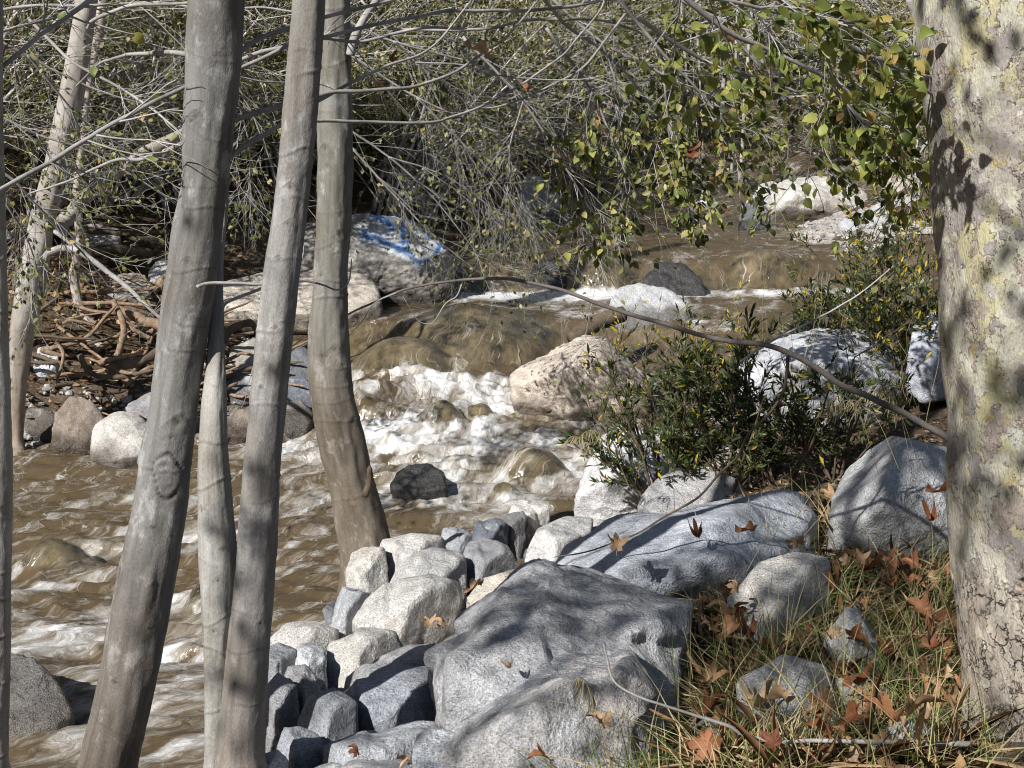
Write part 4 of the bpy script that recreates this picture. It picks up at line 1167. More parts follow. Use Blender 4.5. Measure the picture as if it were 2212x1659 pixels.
# the two trunks right of it
t2 = root("alder_tree", P(470, 1720, 5.15), "slimmest pale alder trunk standing between the thick trunk and the twin beside it", "tree")
rows = [(300, 468, 500), (450, 462, 492), (560, 458, 482), (640, 455, 482), (740, 449, 484), (800, 444, 487), (880, 434, 490), (1000, 425, 496), (1100, 426, 504), (1200, 428, 512), (1300, 432, 510), (1400, 437, 506), (1500, 440, 500), (1600, 440, 492), (1660, 440, 488)]
put_trunk(t2, trunk(rows, 5.8, base=[(P(466, 1720, 5.15), .10), (P(470, 1800, 5.15), .13)], top=[(P(500, 100, 6.0), .045), (P(520, -200, 6.4), .03), ((-1.3, 7.6, 7.5), .02)], seed=17, Yfun=lambda py: np.interp(py, [300, 640, 900, 1300], [5.78, 5.52, 5.25, 5.15]), lump=.05, scars=[(1095, -.6, .022), (1180, .5, .018), (1245, .2, .018), (1350, -.1, .02), (960, .55, .015)], ring_gap=.12), MAT['alder'], (.35, .345, .325, 1))
put_branch(t2, pxpath([(494, 888), (470, 893), (448, 901)], 5.65, 5.55), .004, .0015, n=16, seed=21, name="twig")
put_branch(t2, pxpath([(496, 945), (482, 985), (474, 1010), (470, 1040), (468, 1060)], 5.7, 5.6), .004, .0015, n=20, seed=22, name="twig")
t3 = root("alder_tree", P(520, 1700, 5.1), "straight alder trunk rooted among the shore rocks right of the slimmest trunk", "tree")
rows = [(-40, 636, 704), (100, 626, 696), (200, 617, 690), (300, 607, 680), (400, 597, 668), (500, 584, 657), (600, 568, 645), (700, 556, 636), (800, 545, 626), (900, 535, 616), (1000, 527, 608), (1100, 519, 603), (1200, 511, 598), (1300, 501, 592), (1400, 490, 584), (1500, 479, 576), (1560, 473, 572), (1620, 466, 574), (1660, 458, 582)]
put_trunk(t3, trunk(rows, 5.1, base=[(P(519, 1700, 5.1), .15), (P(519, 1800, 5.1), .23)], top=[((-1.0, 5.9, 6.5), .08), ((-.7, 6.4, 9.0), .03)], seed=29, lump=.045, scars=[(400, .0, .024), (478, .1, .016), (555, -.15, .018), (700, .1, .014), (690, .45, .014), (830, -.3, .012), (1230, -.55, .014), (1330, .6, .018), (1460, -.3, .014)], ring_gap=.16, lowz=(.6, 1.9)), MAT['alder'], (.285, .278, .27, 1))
put_branch(t3, pxpath([(612, 261), (700, 262), (796, 263), (932, 263), (977, 254), (1066, 216), (1193, 138), (1250, 80), (1298, 22), (1310, -20)], 5.45, 6.6), .0075, .0032, n=60, seed=8)
put_branch(t3, pxpath([(640, 480), (655, 545), (632, 600), (640, 640), (600, 690), (570, 735), (548, 790), (530, 860), (522, 880)], 5.4, 5.3), .0035, .001, n=60, seed=31, name="twig")
put_branch(t3, pxpath([(566, 735), (580, 770), (600, 800), (610, 815)], 5.35, 5.3), .002, .001, n=14, seed=32, name="twig")

# the curved trunk at the waterline
t4 = root("alder_tree", P(790, 1200, 9.4), "curved alder trunk rising from the shore rocks with brown water on both sides", "tree")
rows = [(-40, 698, 752), (100, 692, 756), (200, 688, 760), (300, 686, 761), (400, 685, 760), (500, 683, 757), (600, 680, 752), (680, 670, 751), (760, 665, 754), (830, 666, 762), (900, 674, 780), (960, 688, 792), (1000, 701, 797), (1060, 714, 812), (1120, 722, 830), (1180, 728, 848), (1220, 734, 856)]
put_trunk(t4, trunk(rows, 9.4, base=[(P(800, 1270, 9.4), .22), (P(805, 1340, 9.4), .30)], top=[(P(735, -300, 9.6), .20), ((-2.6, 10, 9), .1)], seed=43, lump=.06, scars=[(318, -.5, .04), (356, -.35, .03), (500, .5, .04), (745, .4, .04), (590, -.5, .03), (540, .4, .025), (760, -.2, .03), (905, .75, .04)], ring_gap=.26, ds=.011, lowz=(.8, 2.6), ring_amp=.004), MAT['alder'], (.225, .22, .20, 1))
put_branch(t4, pxpath([(756, 120), (775, 60), (800, 20), (830, -30)], 9.3, 9.3), .03, .02, seed=11)
put_branch(t4, pxpath([(790, 1070), (800, 1040), (798, 1008)], 9.2, 9.1), .026, .018, MAT['stem_dark'], n=12, seed=12, name="stub")

# leaning trunk on the far left bank, and its fork
t5 = root("alder_tree", P(36, 1010, 13.1), "leaning alder trunk on the far left bank with a forked limb", "tree")
rows = [(-40, 172, 216), (0, 165, 208), (100, 150, 196), (224, 126, 176), (336, 102, 150), (420, 80, 132), (485, 64, 116), (619, 37, 97), (703, 22, 76), (815, 20, 58), (900, 22, 52), (960, 22, 50)]
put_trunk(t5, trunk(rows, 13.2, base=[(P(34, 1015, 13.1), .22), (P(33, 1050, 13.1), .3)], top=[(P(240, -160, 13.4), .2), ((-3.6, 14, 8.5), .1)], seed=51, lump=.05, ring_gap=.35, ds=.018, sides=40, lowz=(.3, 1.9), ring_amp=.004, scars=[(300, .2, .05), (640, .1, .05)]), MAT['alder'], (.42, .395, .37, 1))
lv = trunk([(280, 392, 400), (300, 360, 384), (330, 300, 330), (380, 222, 250), (430, 168, 196), (478, 122, 152)], 13.6, base=[(P(105, 520, 13.3), .14)], top=[(P(440, 265, 14.0), .05)], seed=57, ds=.02, sides=24, ring_gap=.5)
put_trunk(t5, lv, MAT['alder'], (.34, .31, .28, 1), "limb")
put_branch(t5, pxpath([(95, 560), (110, 545), (140, 536), (180, 548), (230, 585), (280, 625), (340, 680), (390, 715)], 12.6, 11.6), .035, .012, n=40, seed=14)
put_branch(t5, pxpath([(118, 500), (200, 560), (300, 640), (345, 690)], 12.8, 12.0), .02, .008, n=30, seed=15)

# trunk cut by the left edge
t0 = root("alder_tree", P(-12, 1720, 5.2), "alder trunk cut off by the left edge of the picture", "tree")
rows = [(-40, -60, 3), (200, -54, 4), (400, -46, 8), (600, -44, 14), (800, -42, 20), (1000, -38, 27), (1200, -40, 26), (1400, -46, 23), (1660, -52, 20)]
put_trunk(t0, trunk(rows, 5.2, base=[((-2.0, 5.2, .5), .13), ((-2.02, 5.2, .1), .17)], top=[((-2.2, 4.7, 6.2), .09), ((-2.3, 4.2, 8.0), .05)], seed=61, scars=[(700, .6, .02), (1100, .4, .02)], ring_gap=.15), MAT['alder'], (.40, .385, .36, 1))

# slender sapling on the left bank
ts = root("sapling", P(192, 706, 15.2), "thin crooked pale sapling on the left bank beside the leaning trunk", "tree")
rows = [(180, 186, 198), (300, 172, 186), (420, 156, 174), (470, 160, 178), (518, 164, 182), (560, 156, 174), (592, 148, 168), (630, 154, 174), (655, 160, 180), (690, 180, 200)]
put_trunk(ts, trunk(rows, 15.2, base=[(P(198, 712, 15.2), .11)], top=[(P(215, 60, 15.4), .06), (P(230, -60, 15.5), .04)], seed=67, ds=.02, sides=24, ring_gap=.5, lump=.05), MAT['alder'], (.50, .44, .40, 1))

# ---- mottled sycamore trunk at right
t6 = root("sycamore_tree", (1.98, 4.9, .8), "big sycamore trunk with mottled cream and grey bark at the right edge", "tree")
LE = [(-60, 1984), (0, 1985), (60, 1990), (150, 2008), (230, 2018), (300, 2024), (400, 2029), (500, 2034), (600, 2040), (700, 2046), (850, 2049), (1000, 2051), (1150, 2055), (1300, 2060), (1400, 2067), (1480, 2082), (1560, 2086), (1660, 2088)]
rows = [(py, l, l + 440) for py, l in LE]
bulge = [(1495, -.62, .035), (620, -.9, .03), (85, -.75, .03), (190, -.7, .02), (1190, .2, .02)]
tr6 = trunk(rows, 4.9, base=[((2.10, 4.9, .85), .40), ((2.10, 4.9, .3), .52)], top=[((2.0, 4.9, 5.4), .33), ((2.3, 4.9, 7.5), .24), ((3.0, 5.2, 10), .1)], seed=71, lump=.03, sides=150, ds=.008, ring_gap=40, scars=[(90, -.62, .03), (165, -.45, .022), (520, -.3, .018), (860, -.45, .022), (1500, -.83, .04)], lowz=(1.35, 2.35))
put_trunk(t6, tr6, MAT['syc'], (1, 1, 1, 1))

# ------------------------------------------------------------------ boughs with leaves
def bough(label, paths, r0, r1, n1, n2, nleaf, lsize, ang=.8, lf=.35, grav=-.15, group=None, individual=True, matl=None, twigmat=None, cat="branch", tw=.0022, name="alder_bough", lens1=None, lens2=None, width=.62, t0=.12, low=.105):
    p0 = paths[0][0]
    R = root(name, p0, label, cat, group)
    c_all = []
    for k, pth in enumerate(paths):
        o, c = put_branch(R, pth, r0 * (1 if k == 0 else .75), r1, twigmat or MAT['branch'], n=46, sides=6, seed=hash_str(label) % 50 + k)
        c_all.append(c[np.linspace(0, len(c) - 1, 12).astype(int)])
    par = np.array(c_all)
    l1 = sprout(par, n1, t0, 1.0, ang, lf, 6, grav, .07, lens1)
    l2 = sprout(l1, n2, .15, 1.0, ang, .55, 5, grav, .08, lens2)
    if individual:
        fine = lambda q: q[(q[:, :, 0].max(1) < .290 * q[:, :, 1].min(1)) & (q[:, :, 2].min(1) > 3.6 - q[:, 0, 1] * low)]
        l1, l2 = fine(l1), fine(l2)
    B = Batch()
    v, f = tubes(l1, np.linspace(1, .45, 6)[None] * np.full(len(l1), tw * 1.5)[:, None], 4); B.add(v, f)
    v, f = tubes(l2, np.linspace(1, .4, 5)[None] * np.full(len(l2), tw)[:, None], 3); B.add(v, f)
    tw_o = link("twigs", B.mesh("twigs", twigmat or MAT['twig'], p0), R)
    tw_o["kind"] = "stuff"
    pos, d = leaf_on(l2, max(1, int(round(nleaf))), .25, .7)
    if nleaf < 1:
        k = rng.random(len(pos)) < nleaf; pos, d = pos[k], d[k]
    if individual:
        sel = rng.permutation(len(pos))[:290]
        for i in sel:
            put_leaf(R, pos[i], d[i] + np.array([0, 0, -.35]), rng.uniform(*lsize))
        rest = np.setdiff1d(np.arange(len(pos)), sel)
    else:
        rest = np.arange(len(pos))
    if len(rest):
        ln = rng.uniform(lsize[0], lsize[1], len(rest))
        v, f, n = leaves(pos[rest], d[rest] + np.array([0, 0, -.3]), ln, ln * width, LEAF4)
        r = np.repeat(rng.beta(1.6, 1.6, len(rest)), n)
        me = mesh_np("foliage", v - p0, f, matl or MAT['leaf_mid'], True, {"rnd": r})
        fo = link("foliage", me, R); fo["kind"] = "stuff"
    return R

# leafy alder boughs sweeping across the upper right
bough("leafy alder bough sweeping down across the upper right corner towards the mottled trunk", [pxpath([(1560, -90), (1690, 0), (1850, 105), (1950, 150), (2060, 178)], 4.3, 4.9), pxpath([(1850, 105), (1990, 190), (2075, 230)], 4.6, 5.0)], .011, .004, 12, 6, 3, (.036, .060), lf=.30)
bough("second leafy alder bough, slanting to the pale trunk in the upper right middle", [pxpath([(1420, -60), (1560, 60), (1660, 110), (1780, 165), (1900, 240), (2010, 320)], 4.8, 5.3), pxpath([(1780, 165), (1860, 260), (1950, 330), (2000, 400)], 5.1, 5.4)], .011, .003, 12, 6, 3, (.036, .060), lf=.30)
bough("leafy bough with hanging twigs over the cream boulder", [pxpath([(1380, 40), (1520, 130), (1640, 170), (1760, 220), (1880, 300), (1960, 400)], 5.4, 6.0), pxpath([(1600, 155), (1700, 210), (1790, 240), (1870, 250)], 5.6, 5.9)], .009, .003, 12, 6, 3, (.038, .062), lf=.28, grav=-.2, low=.125)
bough("leafy bough drooping over the stream right of centre", [pxpath([(1300, -40), (1430, 110), (1530, 220), (1570, 300), (1590, 360)], 6.4, 6.8), pxpath([(1430, 110), (1440, 240), (1450, 340), (1460, 420)], 6.6, 6.8)], .010, .003, 13, 7, 4, (.038, .060), lf=.32, grav=-.2, low=.115)
bough("leafy bough hanging in the upper middle above the upper fall", [pxpath([(1180, 60), (1280, 200), (1330, 320), (1370, 410), (1420, 470)], 7.6, 7.8), pxpath([(1280, 200), (1250, 330), (1270, 430), (1300, 490)], 7.6, 7.8)], .010, .003, 12, 7, 3, (.040, .060), lf=.32, grav=-.3, low=.13)
bough("leafy bough with big leaves at the top edge right of centre", [pxpath([(1400, -120), (1500, -20), (1620, 10), (1750, 40), (1900, 60)], 4.0, 4.4)], .008, .003, 13, 5, 3, (.036, .056), lf=.25)
# thinner, twiggier boughs in the middle, leaning down to the right
MID = [
 ("twiggy bough crossing behind the curved trunk down to the graffiti boulder", [[(740, 270), (840, 340), (930, 420), (1010, 520), (1060, 580)], [(840, 340), (960, 380), (1060, 450), (1150, 560)]], 11.5),
 ("bare twiggy bough slanting down across the middle of the thicket", [[(730, 100), (900, 210), (1060, 280), (1200, 330), (1330, 400)], [(900, 210), (1000, 310), (1090, 400), (1130, 470)]], 11.0),
 ("twiggy bough trailing over the upper pool", [[(1000, 80), (1130, 220), (1220, 360), (1290, 480), (1330, 560)], [(1130, 220), (1100, 340), (1130, 450), (1170, 540)]], 10.0),
 ("low twiggy bough ending in yellow tufts above the first fall", [[(760, 320), (860, 430), (950, 520), (1040, 590), (1130, 615)], [(860, 430), (900, 520), (980, 560)]], 12.0),
 ("twiggy bough high over the curved trunk", [[(700, 20), (850, 90), (1000, 130), (1150, 190), (1290, 220)], [(850, 90), (960, 180), (1050, 260)]], 10.5),
 ("leaning twiggy bough between the curved trunk and the hanging brown leaf", [[(780, 0), (900, 140), (980, 280), (1040, 380), (1090, 500)], [(900, 140), (1040, 220), (1180, 290)]], 12.5),
]
for lab, pths, Y in MID:
    bough(lab, [pxpath(q, Y, Y + .6) for q in pths], .011, .003, 15, 8, 1 if ('graffiti' in lab or 'tufts' in lab or 'pool' in lab) else 2, (.030, .055), ang=.55, lf=.40, grav=-.10, individual=False, tw=.0015, name="willow_bough", cat="branch", t0=.05)
bough("fine-leaved bough spreading high over the upper pool", [pxpath([(1150, -40), (1300, 90), (1450, 170), (1600, 260), (1720, 330)], 9.4, 9.8), pxpath([(1300, 90), (1350, 220), (1420, 330), (1480, 400)], 9.4, 9.8)], .012, .004, 15, 7, 6, (.040, .066), ang=.6, lf=.36, grav=-.1, individual=False, tw=.002, name="willow_bough", t0=.05)
bough("fine-leaved bough spreading behind the leafy ones at the upper right", [pxpath([(1350, -60), (1550, 40), (1720, 110), (1860, 190), (1960, 290)], 9.0, 9.4), pxpath([(1550, 40), (1660, 160), (1760, 230), (1900, 270)], 9.0, 9.4)], .012, .004, 15, 7, 6, (.040, .066), ang=.6, lf=.34, grav=-.05, individual=False, tw=.002, name="willow_bough", t0=.05)
LEFT = [
 ("twiggy bough filling the gap behind the thick trunk and the straight one", [[(430, 60), (500, 160), (560, 280), (600, 400), (620, 480)], [(500, 160), (540, 330), (530, 470)]], 10.5),
 ("tangled twiggy bough at the upper left corner", [[(-80, 40), (60, 120), (200, 190), (330, 230), (430, 260)], [(60, 120), (180, 260), (300, 340)]], 9.5),
 ("tangled twiggy bough over the dark slope at left", [[(-60, 220), (80, 290), (200, 330), (320, 400), (390, 450)], [(80, 290), (150, 400), (260, 430)]], 11.0),
 ("sparse twiggy bough sweeping under the left corner", [[(-60, 330), (40, 400), (110, 480), (190, 560), (250, 640)], [(-40, 360), (60, 520), (90, 640)]], 9.0),
]
for lab, pths, Y in LEFT:
    bough(lab, [pxpath(q, Y, Y + .6) for q in pths], .012, .004, 14, 8, 2, (.030, .055), ang=.7, lf=.42, grav=-.05, individual=False, tw=.0021, name="willow_bough", t0=.05)

# long bare branches crossing the top
def bare(label, pts, Y0, Y1, r0, r1, seed, n=60, twig_n=0, group=None, nleaf=0, mat=None, name="bare_branch"):
    if name == "bare_branch" and mat is None: r0, r1 = r0 * .78, r1 * .72
    pth = pxpath(pts, Y0, Y1)
    R = root(name, pth[0], label, "branch", group)
    o, c = put_branch(R, pth, r0, r1, mat, n=n, sides=9, seed=seed, name="branch_wood")
    if twig_n:
        par = c[np.linspace(0, len(c) - 1, 14).astype(int)][None]
        l1 = sprout(par, twig_n, .1, 1, .7, .2, 6, -.05, .09, (.08, .35))
        l2 = sprout(l1, 2, .2, 1, .6, .5, 5, -.1, .1)
        B = Batch()
        v, f = tubes(l1, np.linspace(1, .5, 6)[None] * np.full((len(l1), 1), r1 * .6), 4); B.add(v, f)
        v, f = tubes(l2, np.linspace(1, .5, 5)[None] * np.full((len(l2), 1), r1 * .4), 3); B.add(v, f)
        x = link("twigs", B.mesh("twigs", MAT['twig'], pth[0]), R); x["kind"] = "stuff"
        if nleaf:
            pos, d = leaf_on(l1, 2, .5)
            for i in rng.permutation(len(pos))[:nleaf]: put_leaf(R, pos[i], d[i] + np.array([0, 0, -.4]), rng.uniform(.04, .06))
    return R, c
bare("long bare branch rising from the left edge across both trunks to the top", [(-60, 440), (0, 410), (90, 360), (200, 296), (314, 231), (411, 183), (523, 146), (635, 95), (720, 74), (820, 52), (900, 36), (969, 26), (1050, 24), (1137, 22), (1230, 14), (1340, -6)], 4.85, 6.8, .0115, .010, 77, n=110, twig_n=12, nleaf=8)
bare("upper bare branch slanting through the top left corner", [(-50, 190), (0, 146), (86, 75), (150, 34), (202, 0), (240, -30)], 5.2, 5.6, .012, .010, 78, twig_n=8, nleaf=3)
bare("thin bare branch at the top left edge running to the leaning trunk", [(-40, 80), (0, 68), (70, 50), (131, 34), (180, 4), (215, -30)], 5.6, 6.0, .008, .006, 79, twig_n=6)
bare("bare branch along the top between the leaning trunk and the thick one", [(190, 60), (202, 42), (261, 17), (320, 10), (396, 7), (430, 4)], 6.8, 6.4, .012, .008, 80, twig_n=5)
bare("pale bare branch at the top left running level behind the thick trunk", [(-30, 34), (45, 15), (200, 12), (330, 6), (470, 22), (560, 14), (640, 26)], 7.4, 7.4, .011, .007, 81, twig_n=8)
bare("dark bare branch behind the straight trunk near the top", [(500, 140), (560, 112), (640, 98), (700, 82), (780, 90), (900, 64), (1010, 62)], 6.6, 7.0, .014, .008, 82, twig_n=6)
bare("smooth bare branch arching from the hanging brown leaf to the top right", [(830, 60), (960, 65), (1050, 62), (1140, 44), (1240, 42), (1330, 52), (1420, 90)], 7.2, 7.4, .010, .006, 83, twig_n=8, nleaf=4)
bare("bare branch sloping down to the left through the upper middle of the thicket", [(1350, 30), (1290, 110), (1240, 160), (1160, 200), (1080, 230), (1010, 235)], 6.4, 6.2, .008, .004, 84, twig_n=8)
bare("bare branch running level through the hanging brown leaf", [(890, 134), (990, 140), (1060, 160), (1150, 170), (1250, 172), (1330, 156)], 6.0, 6.2, .005, .003, 85, twig_n=8)
bare("dark branch dropping from the top right of centre", [(1160, -20), (1230, 60), (1300, 110), (1370, 180), (1430, 260)], 7.0, 7.4, .012, .006, 86, twig_n=10, nleaf=6)
bare("dark slender leaning stem beside the mottled trunk at the top right", [(2170, -40), (2172, 0), (1965, 0), (1985, 60), (2005, 150), (2012, 240), (2022, 330)][2:], 7.2, 7.2, .026, .022, 87, twig_n=6, nleaf=6)
bare("thin bare branch crossing left of the thick trunk below the others", [(60, 40), (150, 130), (240, 180), (300, 215), (360, 260), (398, 300)], 6.4, 6.0, .010, .006, 88, twig_n=8, nleaf=6)

# arching dead branch over the shrub
bare("long arching dead branch reaching from behind the mottled trunk over the falls", [(2110, 1000), (2047, 949), (1986, 909), (1920, 878), (1832, 839), (1744, 782), (1647, 746), (1546, 733), (1458, 707), (1380, 684), (1310, 662), (1235, 636), (1142, 608), (1048, 601), (955, 610), (858, 632), (787, 662), (736, 687)], 6.1, 5.9, .0165, .0038, 90, n=150, mat=MAT['branch_dark'], twig_n=0)
bare("forked twig tip hanging from the arching dead branch's thin end", [(998, 612), (985, 640), (962, 655), (940, 690), (925, 700), (900, 690), (870, 640)], 5.95, 5.9, .004, .0018, 91, n=40)
bare("curling twig below the thin end of the arching dead branch", [(858, 632), (810, 655), (786, 690), (766, 712), (758, 715)], 5.9, 5.85, .004, .002, 92, n=30)
bare("thin brown shoot curving down from the arching branch to the ridge rock", [(1702, 770), (1697, 810), (1691, 848), (1660, 895), (1616, 940), (1590, 990), (1546, 1032), (1500, 1080), (1436, 1116), (1390, 1145), (1348, 1164), (1270, 1190), (1194, 1204)], 6.3, 6.6, .008, .003, 93, n=90, mat=MAT['stem_dark'])
bare("grey fallen stick lying across the grass to the mottled trunk's foot", [(2100, 1612), (2040, 1608), (1967, 1604), (1827, 1602), (1740, 1603), (1687, 1602), (1607, 1586), (1567, 1564), (1487, 1540), (1430, 1522), (1379, 1504), (1327, 1472), (1310, 1420), (1304, 1390)], 4.30, 4.22, .0125, .004, 94, n=120)
bare("pale dry stalk leaning over the shrub towards the water", [(1600, 780), (1680, 730), (1760, 690), (1850, 640), (1930, 575)], 8.6, 9.0, .008, .004, 95, n=40, mat=MAT['twig_far'])
bare("fallen dark log resting between the white boulder and the first fall", [(1235, 735), (1270, 708), (1310, 690), (1350, 676)], 15.2, 15.6, .10, .09, 96, n=24, mat=MAT['stem_dark'], name="fallen_log")

# ------------------------------------------------------------------ thicket behind
def shrub_proto(kind):
    n0 = 13
    a = rng.uniform(0, 6.28, n0)
    base = np.stack([np.cos(a), np.sin(a), 0 * a], 1) * rng.uniform(.05, .45, (n0, 1))
    tilt = rng.uniform(.08, .55, n0)
    d = np.stack([np.cos(a) * np.sin(tilt), np.sin(a) * np.sin(tilt), np.cos(tilt)], 1)
    if kind in (1, 3): d = norm(d + np.array([.45, -.25, 0]))
    ln = rng.uniform(3.2, 5.4, n0)
    st = twigs(base, d, ln, 9, d * np.array([.25, .25, -.15]), .06)
    l1 = sprout(st, 10, .12, 1, .65, .34, 6, -.06, .08)
    l2 = sprout(l1, 8, .1, 1, .6, .5, 5, -.08, .10)
    nl = [13, 9, 15, 11][kind]
    pos, dd = leaf_on(l2, nl, .1, .8)
    B = Batch()
    v, f = tubes(st, np.linspace(1, .25, 9)[None] * rng.uniform(.016, .04, n0)[:, None], 6); B.add(v, f)
    stem = B.mesh("stems", MAT['twig_far'])
    B = Batch()
    v, f = tubes(l1, np.linspace(1, .4, 6)[None] * rng.uniform(.005, .010, len(l1))[:, None], 4); B.add(v, f)
    v, f = tubes(l2, np.linspace(1, .5, 5)[None] * rng.uniform(.0028, .005, len(l2))[:, None], 3); B.add(v, f)
    tw = B.mesh("twigs", MAT['twig_far'])
    s = rng.uniform(.05, .10, len(pos)) * [1, .9, 1.15, .85][kind]
    v, f, n = leaves(pos, dd, s, s * [.55, .4, .65, .3][kind], LEAF2)
    fo = mesh_np("foliage", v, f, MAT['leaf_far'], True, {"rnd": np.repeat(np.clip(rng.beta(1.5, 1.7, len(pos)), 0, 1), n)})
    return stem, tw, fo
PROTO = [shrub_proto(k) for k in range(4)]

def put_shrub(x, y, kind, s, label, group, name="willow_thicket", dz=-.1, rz=None):
    z = float(ground_h(np.array([x]), np.array([y]))[0]) + dz
    R = root(name, (x, y, z), label, "shrub", group)
    R.rotation_euler = (rng.normal(0, .05), rng.normal(0, .05), rng.uniform(0, 6.28) if rz is None else rz)
    R.scale = (s, s, s * rng.uniform(.85, 1.1))
    for nm, me in zip(("stems", "twigs", "foliage"), PROTO[kind]):
        o = link(nm, me, R)
        if nm != "stems": o["kind"] = "stuff"
    return R

for x, y in [(-7.2, 16.9), (-5.9, 17.3), (-4.9, 17.9), (-3.9, 18.6), (-9.5, 17.5), (-8.0, 18.2), (-6.6, 18.6), (-5.3, 19.2), (-4.2, 19.8), (-3.1, 20.4), (-2.1, 21.2), (-8.8, 21), (-6.9, 21.6), (-5, 22.4), (-3.2, 23.4), (-1.9, 24.6), (-7.5, 15.8), (-1.2, 22.6)]:
    put_shrub(x + rng.normal(0, .25), y + rng.normal(0, .25), int(rng.integers(4)), rng.uniform(.8, 1.1), "leafy willow shrub of the dense thicket on the left bank behind the trunks", "thicket on the left bank", rz=rng.normal(0, .6))
for x, y in [(-.8, 27.5), (.2, 30), (1.6, 31.5), (-2.6, 28), (3.0, 33.5), (-.8, 33), (1.4, 36), (4.2, 37), (-4.8, 29), (-7.5, 27), (-10.5, 25), (-3.5, 34), (-7, 33), (6.0, 42), (2.5, 41)]:
    put_shrub(x, y, int(rng.integers(4)), rng.uniform(.95, 1.35), "leafy shrub in the mass of green beyond the upper pool", "thicket upstream left")
for x, y in [(8.6, 36), (10, 40), (7.4, 44), (12, 43), (9, 48), (15, 40), (17, 36), (16, 30), (9.6, 27), (8.4, 23), (10.2, 31), (11.5, 35), (9.2, 20), (12.5, 28), (13.5, 39), (12, 23), (10.5, 17.5), (7.8, 18.6), (8.6, 14.5), (14.5, 34)]:
    put_shrub(x, y, int(rng.integers(4)), rng.uniform(.85, 1.2), "leafy shrub on the right bank behind the mottled trunk", "thicket on the right bank")
k = 0
for y in (45, 49, 54, 60):
    for x in np.arange(-26, 32, 3.1 + (y - 45) * .06):
        put_shrub(x + rng.normal(0, .6), y + rng.normal(0, .8), int(rng.integers(4)), rng.uniform(1.2, 1.8), "distant shrub on the hillside closing the view", "shrubs on the far hillside", name="hillside_shrub")
for y in (26, 33, 40):
    for x in np.arange(-24, -11, 3.0):
        put_shrub(x + rng.normal(0, .5), y + rng.normal(0, .8), int(rng.integers(4)), rng.uniform(1.1, 1.5), "distant shrub on the hillside closing the view", "shrubs on the far hillside", name="hillside_shrub")

# slim background trunks
SL = [(1520, 420, 1506, 60, 30, .10), (1555, 400, 1570, 20, 31, .13), (1500, 430, 1478, 100, 29, .08), (1600, 380, 1622, 40, 33, .12), (1340, 400, 1330, 60, 31, .09), (1700, 330, 1716, 10, 36, .14), (1580, 390, 1592, 50, 34, .08), (1120, 380, 1098, 80, 29, .09), (1255, 390, 1262, 30, 34, .12), (1850, 310, 1870, 20, 37, .15), (960, 400, 930, 40, 27, .10), (1640, 360, 1650, 60, 38, .12), (820, 390, 800, 60, 25, .09), (300, 360, 330, 20, 22, .08), (560, 380, 540, 20, 22.5, .08), (1985, 380, 1975, 0, 22, .10)]
for i, (x0, y0, x1, y1, Y, r) in enumerate(SL):
    b = P(x0, y0, Y); b[2] = float(ground_h(b[:1], b[1:2])[0]) - .2
    tpt = P(x1, y1, Y)
    tt = tpt + (tpt - P(x0, y0, Y)) * .9
    R = root("young_alder", b, "slim pale grey trunk of a young alder among the thicket upstream", "tree", "slim trunks in the thicket")
    v, f, at, c, rr = trunk([(y1, x1 - 3, x1 + 3), ((y0 + y1) / 2, (x0 + x1) / 2 - 4 + rng.normal(0, 5), (x0 + x1) / 2 + 4), (y0, x0 - 4, x0 + 4)], Y, base=[(b, r * .6)], top=[(tt, r * .3)], ds=.06, sides=12, ring_gap=.8, seed=700 + i)
    link("trunk", mesh_np("trunk", v - b, f, MAT['alder'], True, at), R, color=(.46, .44, .42, 1))

# crown of the left-edge alder, above and behind the frame: it throws the dappled shade on the foreground
def crown(parent, cen, rad, nst, nleaf, lsize, start):
    d = norm(rng.normal(0, 1, (nst, 3)) * np.array([1, 1, .6]))
    end = np.array(cen) + d * np.array(rad) * rng.uniform(.5, 1, (nst, 1))
    stp = np.array(start)[None] + rng.normal(0, .1, (nst, 3))
    st = twigs(stp, end - stp, np.ones(nst), 8, np.zeros((nst, 3)) + [0, 0, .05], .05)
    l1 = sprout(st, 7, .35, 1, .7, .3, 5, -.05, .08)
    l2 = sprout(l1, 4, .2, 1, .7, .5, 4, -.1, .1)
    B = Batch()
    v, f = tubes(st, np.linspace(1, .3, 8)[None] * rng.uniform(.012, .026, nst)[:, None], 5); B.add(v, f)
    v, f = tubes(l1, np.linspace(1, .4, 5)[None] * np.full((len(l1), 1), .006), 4); B.add(v, f)
    v, f = tubes(l2, np.linspace(1, .5, 4)[None] * np.full((len(l2), 1), .003), 3); B.add(v, f)
    o_ = np.array(parent.location)
    o = link("crown", B.mesh("crown", MAT['twig'], o_), parent)
    pos, dd = leaf_on(l2, nleaf, .1, .8)
    s = rng.uniform(*lsize, len(pos))
    v, f, n = leaves(pos, dd + np.array([0, 0, -.3]), s, s * .65, LEAF4)
    fo = link("foliage", mesh_np("foliage", v - o_, f, MAT['leaf_mid'], True, {"rnd": np.repeat(rng.beta(1.6, 1.6, len(pos)), n)}), o)
    fo["kind"] = "stuff"
crown(t0, (-2.6, .2, 6.3), (2.6, 1.2, .8), 17, 2, (.06, .11), (-2.5, 2.2, 7.4))
crown(t0, (-4.0, -.2, 6.5), (1.5, 1.0, .7), 8, 2, (.06, .10), (-2.6, 2.0, 7.3))
crown(t0, (-.3, 2.0, 6.5), (.9, .7, .3), 7, 3, (.06, .10), (-2.3, 3.2, 7.3))
crown(t1, (-.9, 6.0, 9.0), (1.6, 1.4, .8), 6, 1, (.05, .08), (-1.0, 5.8, 7.6))
crown(t3, (-.4, 6.8, 9.4), (1.4, 1.4, .8), 5, 1, (.05, .08), (-.8, 6.2, 8.2))

